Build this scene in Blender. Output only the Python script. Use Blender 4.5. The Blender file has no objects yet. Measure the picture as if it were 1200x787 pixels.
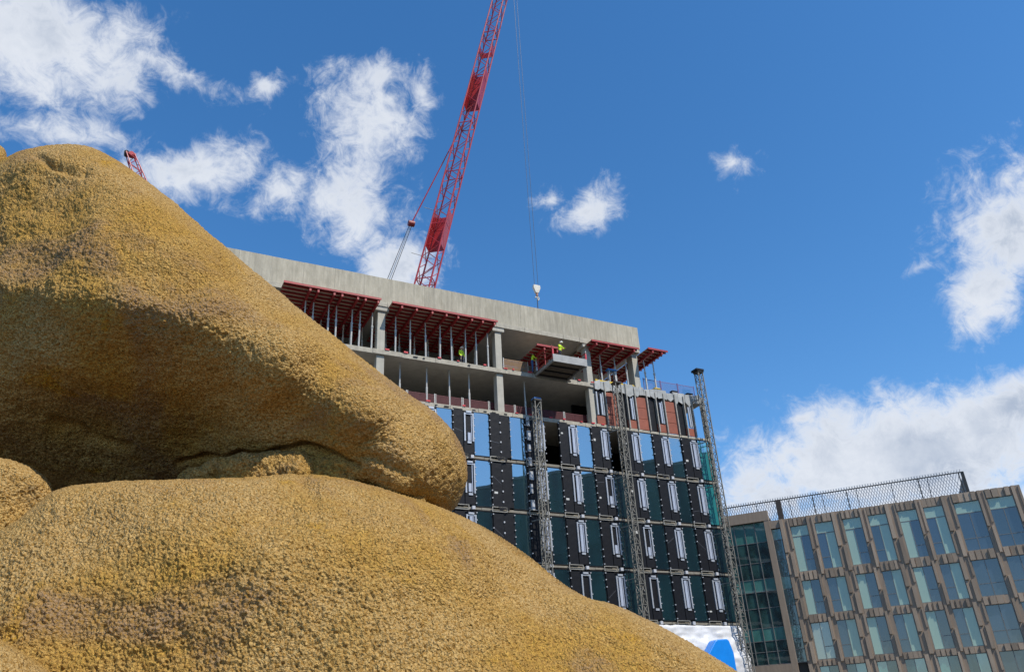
import bpy, bmesh, math, random
import numpy as np
from mathutils import Vector, Matrix
random.seed(7); rng = np.random.default_rng(7)
R = math.radians
scene = bpy.context.scene
col = scene.collection

# ------------------------------------------------------------------ camera
FPX, PITCH, ROLL = 930.0, R(27.3), R(-3.2)
CAM = Vector((0, 0, 1.6))
_F = Vector((0, math.cos(PITCH), math.sin(PITCH))); _r = Vector((1, 0, 0)); _u = _r.cross(_F)
RT = math.cos(ROLL) * _r + math.sin(ROLL) * _u
UP = -math.sin(ROLL) * _r + math.cos(ROLL) * _u
cd = bpy.data.cameras.new('camera'); cam = bpy.data.objects.new('camera', cd); col.objects.link(cam)
cd.sensor_width = 36; cd.lens = FPX / 1200 * 36; cd.clip_end = 5000; cd.clip_start = .05
cam.matrix_world = Matrix(((RT.x, UP.x, -_F.x, CAM.x), (RT.y, UP.y, -_F.y, CAM.y), (RT.z, UP.z, -_F.z, CAM.z), (0, 0, 0, 1)))
scene.camera = cam
def ray(x, y):                      # direction of sight, unit depth along the optical axis
    return _F + RT * ((x - 600) / FPX) - UP * ((y - 393.5) / FPX)

# ------------------------------------------------------------------ light
SUN = Vector((0.54, -0.46, 0.88)).normalized()
EL = math.asin(SUN.z); AZ = math.atan2(SUN.x, SUN.y)
sl = bpy.data.lights.new('sun', 'SUN'); so = bpy.data.objects.new('sun', sl); col.objects.link(so)
sl.energy = 4.8; sl.angle = R(.5); sl.color = (1, .94, .83)
so.rotation_euler = (-SUN).to_track_quat('-Z', 'Y').to_euler(); so.location = (0, 0, 60)
w = bpy.data.worlds.new('World'); scene.world = w; w.use_nodes = True
N = w.node_tree.nodes; L = w.node_tree.links; N.clear()
def nd(t, **k):
    n = N.new(t)
    for a, b in k.items(): setattr(n, a, b)
    return n
sky = nd('ShaderNodeTexSky', sky_type='NISHITA', sun_disc=False)
sky.sun_elevation = EL; sky.sun_rotation = AZ
sky.air_density = 1.0; sky.dust_density = .25; sky.ozone_density = 3.0; sky.altitude = 50
hs = nd('ShaderNodeHueSaturation'); hs.inputs['Saturation'].default_value = 1.27; hs.inputs['Value'].default_value = 1.25
L.new(sky.outputs[0], hs.inputs['Color'])
bg = nd('ShaderNodeBackground'); bg.inputs[1].default_value = .15; L.new(hs.outputs[0], bg.inputs[0])
tc = nd('ShaderNodeTexCoord')
def vm(op, a, b=None):
    n = nd('ShaderNodeVectorMath', operation=op)
    L.new(a, n.inputs[0])
    if b is not None:
        if isinstance(b, (tuple, list, Vector)): n.inputs[1].default_value = tuple(b)
        else: L.new(b, n.inputs[1])
    return n
def mt(op, a, b=None, c=None, clamp=False):
    n = nd('ShaderNodeMath', operation=op, use_clamp=clamp)
    for i, v in enumerate((a, b, c)):
        if v is None: continue
        if isinstance(v, (int, float)): n.inputs[i].default_value = v
        else: L.new(v, n.inputs[i])
    return n.outputs[0]
D = vm('NORMALIZE', tc.outputs['Generated']).outputs[0]
# cloud cover: soft blobs at fixed compass directions, eaten into by fractal noise
blobs = []
def blob(x, y, rx, ry, ang=0, wt=1.0):
    c = ray(x, y).normalized()
    e = 1.0 / FPX / ray(x, y).length
    a = R(ang); ca, sa = math.cos(a), math.sin(a)
    t1 = RT * ca - UP * sa; t2 = RT * sa + UP * ca
    t1 = (t1 - c * t1.dot(c)).normalized(); t2 = (t2 - c * t2.dot(c) - t1 * t2.dot(t1)).normalized()
    blobs.append((c, t1, t2, rx * e, ry * e, wt))
for b in [(30, 40, 170, 95, 8, 1.05), (125, 55, 80, 62, 0, .9), (70, 158, 160, 42, 0, .80), (222, 88, 105, 26, 26, .76), (318, 108, 36, 20, -20, .72),
          (222, 198, 105, 48, 6, .96), (330, 228, 50, 36, -10, .92), (434, 150, 80, 76, 0, 1.0), (420, 235, 72, 92, -6, 1.02), (440, 92, 36, 34, 0, .8), (488, 115, 36, 40, 0, .8),
          (470, 312, 74, 44, 8, .98), (686, 254, 66, 36, -14, .92), (640, 234, 34, 22, 0, .72), (866, 187, 42, 38, 20, .80),
          (1195, 255, 105, 100, -50, 1.0), (1162, 348, 90, 44, -55, .95), (1086, 322, 30, 14, -20, .62),
          (1070, 532, 290, 88, -6, 1.15), (1185, 484, 170, 52, -6, 1.1), (940, 494, 90, 16, -8, .74), (1130, 600, 300, 60, 0, 1.1), (700, 570, 220, 60, 0, .9)]:
    blob(*b)
for az_, el_, rr_ in ((122, 27, .20), (138, 22, .16), (108, 20, .14)):   # cumulus over the square, mirrored in the panes
    az = R(az_); el = R(el_); c = Vector((math.sin(az) * math.cos(el), math.cos(az) * math.cos(el), math.sin(el))); t1 = c.cross(Vector((0, 0, 1))).normalized()
    blobs.append((c, t1, c.cross(t1), rr_, rr_ * .55, .9))
for k in range(12):                   # the same broken cumulus goes on round the rest of the sky
    az = R(52 + k * 23.5 + random.uniform(-6, 6)); el = R(random.choice((14, 22, 33, 48)) + random.uniform(-3, 3))
    c = Vector((math.sin(az) * math.cos(el), math.cos(az) * math.cos(el), math.sin(el)))
    t1 = c.cross(Vector((0, 0, 1))).normalized(); t2 = c.cross(t1)
    rr = random.uniform(.09, .2); blobs.append((c, t1, t2, rr, rr * .5, random.uniform(.8, 1)))
nlow = nd('ShaderNodeTexNoise'); nlow.inputs['Scale'].default_value = 7; nlow.inputs['Detail'].default_value = 3; L.new(D, nlow.inputs['Vector'])
warp = vm('SCALE', vm('SUBTRACT', nlow.outputs['Color'], (.5, .5, .5)).outputs[0]); warp.inputs['Scale'].default_value = .06
DW = vm('ADD', D, warp.outputs[0]).outputs[0]
M = None
for c, t1, t2, ra, rb, wt in blobs:
    mp = nd('ShaderNodeMapping', vector_type='TEXTURE'); L.new(DW, mp.inputs[0]); t3 = t1.cross(t2)
    mp.inputs['Location'].default_value = c; mp.inputs['Scale'].default_value = (ra * 1.6, rb * 1.6, .8)
    mp.inputs['Rotation'].default_value = Matrix((t1, t2, t3)).transposed().to_euler()
    gr = nd('ShaderNodeTexGradient', gradient_type='SPHERICAL'); L.new(mp.outputs[0], gr.inputs[0])
    m = mt('MULTIPLY', gr.outputs['Fac'], wt); M = m if M is None else mt('MAXIMUM', M, m)
M = mt('MULTIPLY', mt('SUBTRACT', M, .36), 1.9)
up = nd('ShaderNodeSeparateXYZ'); L.new(D, up.inputs[0])
def noise(scale, detail, rough, vec, dist=0.0):
    n = nd('ShaderNodeTexNoise'); n.inputs['Scale'].default_value = scale; n.inputs['Detail'].default_value = detail
    n.inputs['Roughness'].default_value = rough; n.inputs['Distortion'].default_value = dist; L.new(vec, n.inputs['Vector']); return n.outputs['Fac']
n1 = noise(10, 12, .66, D, .25); n2 = noise(34, 9, .7, D, .9)
dens = mt('ADD', mt('MULTIPLY', M, .85), mt('ADD', mt('MULTIPLY', mt('SUBTRACT', n1, .5), 1.9), mt('MULTIPLY', mt('SUBTRACT', n2, .5), 1.25)))
mr = nd('ShaderNodeMapRange', interpolation_type='SMOOTHSTEP'); L.new(dens, mr.inputs['Value'])
mr.inputs['From Min'].default_value = .05; mr.inputs['From Max'].default_value = .86
thick = nd('ShaderNodeMapRange', interpolation_type='SMOOTHSTEP'); L.new(dens, thick.inputs['Value'])
thick.inputs['From Min'].default_value = .5; thick.inputs['From Max'].default_value = 1.25
shade = mt('MULTIPLY', thick.outputs[0], mt('MULTIPLY_ADD', noise(9, 7, .6, vm('ADD', D, (0, 0, .03)).outputs[0]), 2.6, -.85, True))
cc = nd('ShaderNodeMix', data_type='RGBA'); L.new(shade, cc.inputs['Factor'])
cc.inputs[6].default_value = (.80, .84, .91, 1); cc.inputs[7].default_value = (.36, .44, .58, 1)
bg2 = nd('ShaderNodeBackground'); bg2.inputs[1].default_value = 1.0; L.new(cc.outputs[2], bg2.inputs[0])
cov = mt('MULTIPLY', mr.outputs[0], .97)
mx = nd('ShaderNodeMixShader'); L.new(cov, mx.inputs[0]); L.new(bg.outputs[0], mx.inputs[1]); L.new(bg2.outputs[0], mx.inputs[2])
out = nd('ShaderNodeOutputWorld'); L.new(mx.outputs[0], out.inputs[0])
scene.view_settings.view_transform = 'Standard'; scene.view_settings.look = 'None'
scene.view_settings.exposure = 0; scene.view_settings.gamma = 1; scene.view_settings.use_curve_mapping = False

# ------------------------------------------------------------------ materials
MATS = {}
def mat(name, c, rough=.7, metal=0.0, var=.0, vscale=2.0, c2=None, bump=0.0, bscale=20.0, rnd=0.0, stretch=(1, 1, 1), spec=.5, coat=0.0, drip=0.0):
    if name in MATS: return MATS[name]
    m = bpy.data.materials.new(name); m.use_nodes = True; t = m.node_tree; n = t.nodes; l = t.links
    p = n['Principled BSDF']; p.inputs['Roughness'].default_value = rough; p.inputs['Metallic'].default_value = metal
    p.inputs['Specular IOR Level'].default_value = spec; p.inputs['Coat Weight'].default_value = coat
    tcn = n.new('ShaderNodeTexCoord'); mp = n.new('ShaderNodeMapping'); mp.inputs['Scale'].default_value = stretch
    l.new(tcn.outputs['Object'], mp.inputs[0])
    src = None
    if var > 0:
        nz = n.new('ShaderNodeTexNoise'); nz.inputs['Scale'].default_value = vscale; nz.inputs['Detail'].default_value = 8; nz.inputs['Roughness'].default_value = .65
        l.new(mp.outputs[0], nz.inputs['Vector'])
        rp = n.new('ShaderNodeMapRange'); rp.inputs['From Min'].default_value = .3; rp.inputs['From Max'].default_value = .7; l.new(nz.outputs['Fac'], rp.inputs[0])
        mxn = n.new('ShaderNodeMix'); mxn.data_type = 'RGBA'; l.new(rp.outputs[0], mxn.inputs['Factor'])
        d = c2 if c2 else tuple(x * (1 - var) for x in c)
        mxn.inputs[6].default_value = (*c, 1); mxn.inputs[7].default_value = (*d, 1); src = mxn.outputs[2]
    if drip > 0:
        mp2 = n.new('ShaderNodeMapping'); mp2.inputs['Scale'].default_value = (3.2, 3.2, .22); l.new(tcn.outputs['Object'], mp2.inputs[0])
        nz2 = n.new('ShaderNodeTexNoise'); nz2.inputs['Scale'].default_value = 1.6; nz2.inputs['Detail'].default_value = 6; l.new(mp2.outputs[0], nz2.inputs['Vector'])
        r2 = n.new('ShaderNodeMapRange'); r2.inputs['From Min'].default_value = .45; r2.inputs['From Max'].default_value = .72; r2.inputs['To Max'].default_value = drip; l.new(nz2.outputs['Fac'], r2.inputs[0])
        m2 = n.new('ShaderNodeMix'); m2.data_type = 'RGBA'; l.new(r2.outputs[0], m2.inputs['Factor']); l.new(src, m2.inputs[6]); m2.inputs[7].default_value = (*(x * .55 for x in c), 1); src = m2.outputs[2]
    if rnd > 0:
        oi = n.new('ShaderNodeObjectInfo'); ma = n.new('ShaderNodeMapRange'); l.new(oi.outputs['Random'], ma.inputs[0])
        ma.inputs['To Min'].default_value = 1 - rnd; ma.inputs['To Max'].default_value = 1 + rnd
        h = n.new('ShaderNodeHueSaturation'); l.new(ma.outputs[0], h.inputs['Value'])
        if src: l.new(src, h.inputs['Color'])
        else: h.inputs['Color'].default_value = (*c, 1)
        src = h.outputs[0]
    if src: l.new(src, p.inputs['Base Color'])
    else: p.inputs['Base Color'].default_value = (*c, 1)
    if bump > 0:
        nb = n.new('ShaderNodeTexNoise'); nb.inputs['Scale'].default_value = bscale; nb.inputs['Detail'].default_value = 6; l.new(mp.outputs[0], nb.inputs['Vector'])
        b = n.new('ShaderNodeBump'); b.inputs['Strength'].default_value = bump; b.inputs['Distance'].default_value = .05; l.new(nb.outputs['Fac'], b.inputs['Height']); l.new(b.outputs[0], p.inputs['Normal'])
    MATS[name] = m; return m
def glass(name, tint, refl, rough=.02, wave=.02, tint2=None, vs=.6, glosscol=(.9, .95, 1)):
    m = bpy.data.materials.new(name); m.use_nodes = True; t = m.node_tree; n = t.nodes; l = t.links
    p = n['Principled BSDF']; p.inputs['Base Color'].default_value = (*tint, 1); p.inputs['Roughness'].default_value = .25
    if tint2:
        nz = n.new('ShaderNodeTexNoise'); nz.inputs['Scale'].default_value = vs; tcn = n.new('ShaderNodeTexCoord')
        oi = n.new('ShaderNodeObjectInfo'); ad = n.new('ShaderNodeVectorMath'); ad.operation = 'ADD'; l.new(tcn.outputs['Object'], ad.inputs[0]); l.new(oi.outputs['Location'], ad.inputs[1]); l.new(ad.outputs[0], nz.inputs['Vector'])
        rp = n.new('ShaderNodeMapRange'); rp.inputs['From Min'].default_value = .35; rp.inputs['From Max'].default_value = .65; l.new(nz.outputs['Fac'], rp.inputs[0])
        mxn = n.new('ShaderNodeMix'); mxn.data_type = 'RGBA'; l.new(rp.outputs[0], mxn.inputs['Factor']); mxn.inputs[6].default_value = (*tint, 1); mxn.inputs[7].default_value = (*tint2, 1); l.new(mxn.outputs[2], p.inputs['Base Color'])
    g = n.new('ShaderNodeBsdfGlossy'); g.inputs['Roughness'].default_value = rough; g.inputs['Color'].default_value = (*glosscol, 1)
    nb = n.new('ShaderNodeTexNoise'); nb.inputs['Scale'].default_value = .7; tcb = n.new('ShaderNodeTexCoord'); oi2 = n.new('ShaderNodeObjectInfo')
    ad2 = n.new('ShaderNodeVectorMath'); ad2.operation = 'ADD'; l.new(tcb.outputs['Object'], ad2.inputs[0]); l.new(oi2.outputs['Location'], ad2.inputs[1]); l.new(ad2.outputs[0], nb.inputs['Vector'])
    b = n.new('ShaderNodeBump'); b.inputs['Strength'].default_value = wave; b.inputs['Distance'].default_value = .3; l.new(nb.outputs['Fac'], b.inputs['Height']); l.new(b.outputs[0], g.inputs['Normal'])
    fr = n.new('ShaderNodeLayerWeight'); fr.inputs['Blend'].default_value = .25
    ma = n.new('ShaderNodeMath'); ma.operation = 'MULTIPLY_ADD'; l.new(fr.outputs['Fresnel'], ma.inputs[0]); ma.inputs[1].default_value = .8; ma.inputs[2].default_value = refl; ma.use_clamp = True
    mxs = n.new('ShaderNodeMixShader'); l.new(ma.outputs[0], mxs.inputs[0]); l.new(p.outputs[0], mxs.inputs[1]); l.new(g.outputs[0], mxs.inputs[2])
    l.new(mxs.outputs[0], n['Material Output'].inputs[0]); MATS[name] = m; return m

CONC = mat('concrete', (.45, .41, .325), .85, var=.2, vscale=1.5, c2=(.30, .27, .205), bump=.35, bscale=5, rnd=.07, stretch=(1.3, 1, .5), drip=.7)
SLABC = mat('slab_concrete', (.46, .43, .37), .9, var=.3, vscale=1.3, bump=.2, bscale=8)
LIP = mat('slab_edge', (.46, .42, .34), .9, var=.35, vscale=3.0, bump=.4, bscale=10)
LIP2 = mat('storey_edge', (.27, .245, .20), .9, var=.35, vscale=3.0)
COLM = mat('column_concrete', (.46, .435, .37), .85, drip=.4, var=.2, vscale=1.5, bump=.2, bscale=8)
BLACK = mat('black_membrane', (.009, .010, .014), .5, var=.4, vscale=2.2, bump=.35, bscale=2.5, spec=.22)
BLK2 = mat('black_steel', (.008, .008, .010), .5, spec=.25)
ALU = mat('aluminium', (.50, .53, .58), .38, .35, var=.15, vscale=3)
LOUV = mat('pale_vent', (.46, .51, .62), .35, .1, var=.25, vscale=4, stretch=(1, 1, .3))
CLIP = mat('clip_white', (.46, .47, .50), .5)
GALV = mat('galvanised_steel', (.40, .385, .345), .55, .35, var=.45, vscale=4)
MASTM = mat('mast_steel', (.25, .24, .21), .6, .3, var=.5, vscale=4)
PROP = mat('prop_steel', (.55, .54, .51), .5, .3, var=.3, vscale=4)
RED = mat('formwork_red', (.36, .022, .022), .5, var=.35, vscale=2)
DKRED = mat('barrier_red', (.10, .010, .015), .6, var=.3, vscale=2)
PLY = mat('plywood', (.46, .34, .25), .75, var=.35, vscale=1.5, stretch=(.3, 3, 1))
PLANK = mat('deck_timber', (.17, .135, .09), .8, var=.4, vscale=3, rnd=.25)
TERRA = mat('terracotta', (.30, .085, .050), .75, var=.25, vscale=2.5, rnd=.1)
YEL = mat('yellow_paint', (.62, .42, .02), .5, var=.2)
BLUE = mat('blue_paint', (.03, .16, .40), .5)
CRANE = mat('crane_red', (.46, .022, .03), .42, var=.35, vscale=.8, coat=.2)
ROPE = mat('steel_rope', (.05, .055, .065), .5, .5)
ROPEL = mat('pendant_grey', (.5, .52, .55), .4, .5)
SHEET = mat('white_sheeting', (.66, .66, .67), .38, var=.12, vscale=1.2, bump=.7, bscale=1.6)
BLUEP = mat('blue_panel', (.008, .24, .78), .35, var=.12)
STONE = mat('brown_cladding', (.43, .33, .24), .75, var=.25, vscale=1.2, bump=.15, bscale=12, rnd=.28, stretch=(2, 2, .5))
STONE2 = mat('brown_cladding_plain', (.37, .285, .21), .75, var=.25, vscale=1.0, stretch=(4, 4, .5))
DARKFR = mat('dark_frame', (.035, .033, .03), .5)
GREYFR = mat('grey_frame', (.20, .20, .19), .5, .2)
MESHM = mat('rooftop_mesh', (.30, .30, .32), .45, .5)
ROOFM = mat('roofing', (.16, .16, .16), .9, var=.3)
GRND = mat('paving', (.11, .105, .098), .9, var=.35, vscale=.4, bump=.3, bscale=8)
BRICK = mat('opposite_block', (.030, .038, .042), .6, var=.3, vscale=.5)
SKIN = mat('skin', (.45, .27, .19), .6); VEST = mat('hivis_vest', (.62, .85, .03), .6); DENIM = mat('blue_trousers', (.03, .09, .22), .8)
DTR = mat('dark_trousers', (.03, .03, .04), .8); GTR = mat('grey_trousers', (.35, .37, .33), .8); HAT = mat('white_helmet', (.8, .8, .78), .35)
GL_MAIN = glass('tinted_glass', (.006, .020, .025), .42, .015, .018, tint2=(.012, .045, .05), glosscol=(.88, .95, .95))
GL_END = glass('teal_glass', (.03, .25, .26), .30, .02, .02)
GL_TEAL = glass('teal_panel_glass', (.39, .54, .43), .02, .06, .02)
GL_WIN = glass('window_glass', (.026, .048, .066), .07, .02, .02, tint2=(.035, .06, .095), vs=.5)
GL_CURT = glass('curtain_glass', (.008, .022, .024), .08, .02, .03, tint2=(.035, .10, .095), vs=1.1)
GL_BAND = glass('curtain_band', (.06, .20, .175), .14, .04, .02, tint2=(.10, .28, .25), vs=.8)
GL_PALE = glass('pale_blind', (.36, .42, .34), .10, .1, .02)

# ------------------------------------------------------------------ helpers
class MB:
    def __init__(s): s.v = []; s.f = []
    def box(s, x0, x1, y0, y1, z0, z1):
        b = len(s.v); s.v += [(x, y, z) for z in (z0, z1) for y in (y0, y1) for x in (x0, x1)]
        s.f += [tuple(b + i for i in q) for q in ((0, 2, 3, 1), (4, 5, 7, 6), (0, 1, 5, 4), (2, 6, 7, 3), (0, 4, 6, 2), (1, 3, 7, 5))]; return s
    def bar(s, p, q, w, h=None, up=(0, 0, 1)):
        p = Vector(p); q = Vector(q); h = h or w; d = (q - p).normalized(); u = Vector(up)
        if abs(d.dot(u)) > .95: u = Vector((1, 0, 0))
        a = d.cross(u).normalized() * w / 2; c = a.cross(d).normalized() * h / 2; b = len(s.v)
        for e in (p, q): s.v += [tuple(e - a - c), tuple(e + a - c), tuple(e + a + c), tuple(e - a + c)]
        s.f += [tuple(b + i for i in t) for t in ((0, 1, 2, 3), (7, 6, 5, 4), (0, 4, 5, 1), (1, 5, 6, 2), (2, 6, 7, 3), (3, 7, 4, 0))]; return s
    def cyl(s, p, q, r, n=8, r2=None):
        p = Vector(p); q = Vector(q); d = (q - p).normalized(); u = Vector((0, 0, 1))
        if abs(d.dot(u)) > .95: u = Vector((1, 0, 0))
        a = d.cross(u).normalized(); c = d.cross(a); b = len(s.v); r2 = r if r2 is None else r2
        for e, rr in ((p, r), (q, r2)):
            for i in range(n):
                t = 2 * math.pi * i / n; s.v.append(tuple(e + (a * math.cos(t) + c * math.sin(t)) * rr))
        for i in range(n): j = (i + 1) % n; s.f.append((b + i, b + n + i, b + n + j, b + j))
        s.f.append(tuple(b + i for i in range(n))); s.f.append(tuple(b + n + n - 1 - i for i in range(n))); return s
    def prism(s, pts, y0, y1):           # polygon in x,z pushed through y
        b = len(s.v); n = len(pts); s.v += [(x, y0, z) for x, z in pts] + [(x, y1, z) for x, z in pts]
        s.f.append(tuple(b + i for i in range(n))); s.f.append(tuple(b + 2 * n - 1 - i for i in range(n)))
        for i in range(n): j = (i + 1) % n; s.f.append((b + j, b + i, b + n + i, b + n + j))
        return s
    def mesh(s, name, m):
        me = bpy.data.meshes.new(name); me.from_pydata(s.v, [], s.f); me.materials.append(m)
        bm = bmesh.new(); bm.from_mesh(me); bmesh.ops.recalc_face_normals(bm, faces=bm.faces); bm.to_mesh(me); bm.free(); return me
    def build(s, name, m, parent=None, loc=(0, 0, 0), bevel=0, **k): return place(name, s.mesh(name, m), parent, loc, bevel=bevel, **k)
def place(name, me, parent=None, loc=(0, 0, 0), rotz=0, bevel=0, scale=None, kind=None, label=None, cat=None, group=None):
    o = bpy.data.objects.new(name, me); col.objects.link(o); o.location = loc
    if rotz: o.rotation_euler.z = rotz
    if scale: o.scale = scale
    if parent: o.parent = parent
    if bevel: md = o.modifiers.new('bevel', 'BEVEL'); md.width = bevel; md.segments = 2; md.limit_method = 'ANGLE'
    if kind: o['kind'] = kind
    if label: o['label'] = label
    if cat: o['category'] = cat
    if group: o['group'] = group
    return o
def thing(name, label, cat, loc, rotz=0, group=None): return place(name, None, None, loc, rotz, label=label, cat=cat, group=group)

# frames: local x runs along a facade to the right, y goes into the building, z up
class Frame:
    def __init__(s, az_deg, dist):
        s.rz = R(az_deg); s.x = Vector((math.cos(s.rz), math.sin(s.rz), 0)); s.y = Vector((-math.sin(s.rz), math.cos(s.rz), 0)); s.o = s.y * dist; s.D = dist
    def w(s, x, y, z): return s.o + s.x * x + s.y * y + Vector((0, 0, z))
    def px(s, X, Y, e=0):               # local x,z of a sight line at depth e behind the facade
        r = ray(X, Y); t = (s.D + e) / r.dot(s.y); q = r * t + CAM
        return (q - s.o).dot(s.x), q.z
A = Frame(90 - 62.78, 52.5)
Bf = Frame(66.96 - 90, 88.0)

# ------------------------------------------------------------------ ground
g = MB(); n = 24
g.v = [(x, y, 0) for y in np.linspace(-1500, 2500, n) for x in np.linspace(-2000, 2000, n)]
g.f = [(j * n + i, j * n + i + 1, (j + 1) * n + i + 1, (j + 1) * n + i) for j in range(n - 1) for i in range(n - 1)]
g.build('ground', GRND, kind='structure')

# ------------------------------------------------------------------ main building (under construction)
T = thing('construction_building', 'unfinished concrete building with open upper floors and black and glass cladding below', 'building', A.w(0, 0, 0), A.rz)
X0, X1, XR = -8.0, 46.15, 39.98
Z = [9.42, 13.28, 17.19, 21.08, 25.05, 28.83]; ZS, ZP = 32.68, 35.23; DEP = 14.0
# slabs
for i, z in enumerate(Z[:4]):
    MB().box(X0, X1, .30, DEP, z - .22, z + .12).build('floor_slab', SLABC, T)
MB().box(X0, X1, 0.0, DEP, Z[4] - .28, Z[4]).build('floor_slab', SLABC, T)
MB().box(X0, XR - .6, 0.0, DEP, Z[5] - .34, Z[5]).build('floor_slab', SLABC, T)
MB().box(XR - .6, X1, 0.0, DEP, Z[5] - .34, Z[5] - .003).build('terrace_slab', SLABC, T)
MB().box(X0, XR, 0.05, DEP, ZS, ZS + .35).build('roof_slab', SLABC, T)
# rough slab edges: short cast lengths, uneven
def edge_pieces(x0, x1, z0, z1, name, y=-.05, m=None):
    x = x0
    while x < x1 - .2:
        wd = min(random.uniform(1.4, 3.2), x1 - x)
        MB().box(x, x + wd - .015, y - random.uniform(0, .03), .02 + y + .04, z0 + random.uniform(-.02, .02), z1 + random.uniform(-.02, .03)).build(name, m or LIP, T, bevel=.015)
        x += wd
edge_pieces(X0, 34.2, Z[4] - .30, Z[4] + .02, 'slab_edge')
edge_pieces(X0, 34.2, Z[5] - .36, Z[5] + .02, 'slab_edge')
for z in Z[:4]: edge_pieces(6, X1, z - .09, z + .09, 'slab_edge', .02, LIP2)
edge_pieces(34.4, X1, Z[4] - .13, Z[4] + .08, 'slab_edge')
# parapet cast in lengths, joints recessed
x = X0
while x < XR - .3:
    wd = min(random.choice((1.55, 2.35, 2.4, 2.5)), XR - x)
    MB().box(x, x + wd - .008, -.06 + random.uniform(0, .012), .26, ZS + .36, ZP + random.uniform(-.012, .012)).build('parapet_panel', CONC, T, bevel=.006)
    x += wd
MB().box(X0, XR - .01, -.03, .22, ZS + .3, ZP - .05).build('parapet_core', SLABC, T)
MB().box(XR - .24, XR - .005, .27, DEP, ZS + .353, ZP - .02).build('parapet_return', CONC, T)
edge_pieces(X0, XR, ZS - .06, ZS + .352, 'roof_edge', -.08)
# red edge clamps and dark cast-in channels along the open slab edges
for zz in (Z[4], Z[5]):
    x = 15.0
    while x < 34:
        x += random.uniform(.7, 2.0); wd = random.uniform(.12, .35)
        if random.random() < .55: MB().box(x, x + wd, -.13, -.04, zz + .035, zz + .035 + random.uniform(.07, .14)).build('edge_clamp', mat('clamp_red', (.5, .02, .03), .5), T)
        else: MB().box(x, x + wd * 1.4, -.115, -.09, zz - .20, zz - .12).build('cast_in_channel', BLK2, T)
# columns
for x, wd in ((6.0, .62), (15.75, .62), (25.75, .58), (34.4, .55)):
    MB().box(x - wd / 2, x + wd / 2, .12, .75, Z[5] + .01, ZS - .01).build('column', COLM, T, bevel=.03)
    MB().box(x - wd / 2, x + wd / 2, .12, .75, Z[4] + .01, Z[5] - .35).build('column', COLM, T, bevel=.03)
    MB().box(x - wd / 2 - .25, x + wd / 2 + .25, -.02, 1.1, ZS - .42, ZS - .005).build('column_head', COLM, T, bevel=.04)
MB().box(39.15, 39.75, .25, 1.1, Z[5] + .01, ZS - .01).build('column', COLM, T, bevel=.03)
for x in (6.0, 15.75, 25.75, 34.4):
    for zz in ((Z[5] + .01, ZS - .01), (Z[4] + .01, Z[5] - .35)):
        MB().box(x - .28, x + .28, 7.2, 7.8, *zz).build('column', COLM, T)
# core and back walls
MB().box(X0, 39.3, DEP - .4, DEP - .1, Z[5] + .01, ZS - .01).build('back_wall', SLABC, T)
MB().box(X0, X1 - 4, DEP - .4, DEP - .1, Z[4] + .01, Z[5] - .35).build('back_wall', SLABC, T)
MB().box(8, 24, 9.5, DEP - .5, Z[4] + .01, Z[5] - .35).build('core_wall', SLABC, T)
MB().box(8, 24, 9.5, DEP - .5, Z[5] + .01, ZS - .01).build('core_wall', SLABC, T)
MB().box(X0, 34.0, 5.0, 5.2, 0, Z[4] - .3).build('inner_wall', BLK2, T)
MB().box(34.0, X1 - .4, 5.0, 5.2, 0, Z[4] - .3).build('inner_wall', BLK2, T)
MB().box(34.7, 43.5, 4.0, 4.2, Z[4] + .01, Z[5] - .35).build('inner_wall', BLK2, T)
MB().box(X1 - .35, X1 - .05, .5, DEP, 0, Z[4] - .3).build('end_wall', BLACK, T)
MB().box(X0 + .05, X0 + .35, .3, DEP, 0, ZS).build('end_wall', SLABC, T)
MB().box(X0, X1, DEP - .09, DEP + .1, 0, Z[4]).build('rear_wall', SLABC, T)

# facade modules
PIT, GC, GW = 3.071, 23.91, 1.235
def vent_mesh(kind):
    h = 2.32; m = MB()
    m.box(-.40, -.29, -.10, .06, .03, h); m.box(.30, .40, -.10, .06, .03, h)
    m.box(-.30, .30, -.06, .05, h - .10, h); m.box(-.16, .16, -.12, .04, -.14, .02); m.box(-.22, .22, -.12, .05, h + .02, h + .16)
    return m.mesh('vent', ALU)
def fin_mesh(full):
    m = MB(); m.box(-.13, .10, -.07, .02, .10 if full else .10, 2.18 if full else .75); m.box(.16, .22, -.05, .02, .08, 2.16); return m.mesh('vent_louvre', LOUV)
VENT, FIN, FIN2 = vent_mesh(0), fin_mesh(True), fin_mesh(False)
rows = [(Z[i] + .20, Z[i + 1] - .20) for i in range(4)]
PH = rows[0][1] - rows[0][0]
PANE = MB().box(-GW / 2, GW / 2, -.02, .03, 0, 1).mesh('glass_pane', GL_MAIN)
PANEE = MB().box(-GW / 2, GW / 2, -.02, .03, 0, 1).mesh('glass_pane', GL_END)
FRAME = MB().box(-GW / 2 - .06, -GW / 2 - .005, -.06, .08, 0, 1).box(GW / 2 + .005, GW / 2 + .06, -.06, .08, 0, 1).box(-GW / 2, GW / 2, -.05, .08, -.02, -.002).box(-GW / 2, GW / 2, -.05, .08, 1.002, 1.02).mesh('pane_frame', BLK2)
PW = PIT - GW - .13
def panel_mesh(h, vent):
    m = MB()
    if vent:
        m.box(-PW / 2, -.06, -.12, .12, 0, h); m.box(-.06, PW / 2, -.02, .12, 0, h); m.box(.02, PW / 2 - .06, -.10, -.02, .04, .92)
    else:
        m.box(-PW / 2, -.02, -.12, .12, 0, h); m.box(.02, PW / 2, -.06, .12, 0, h)
    return m
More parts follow.
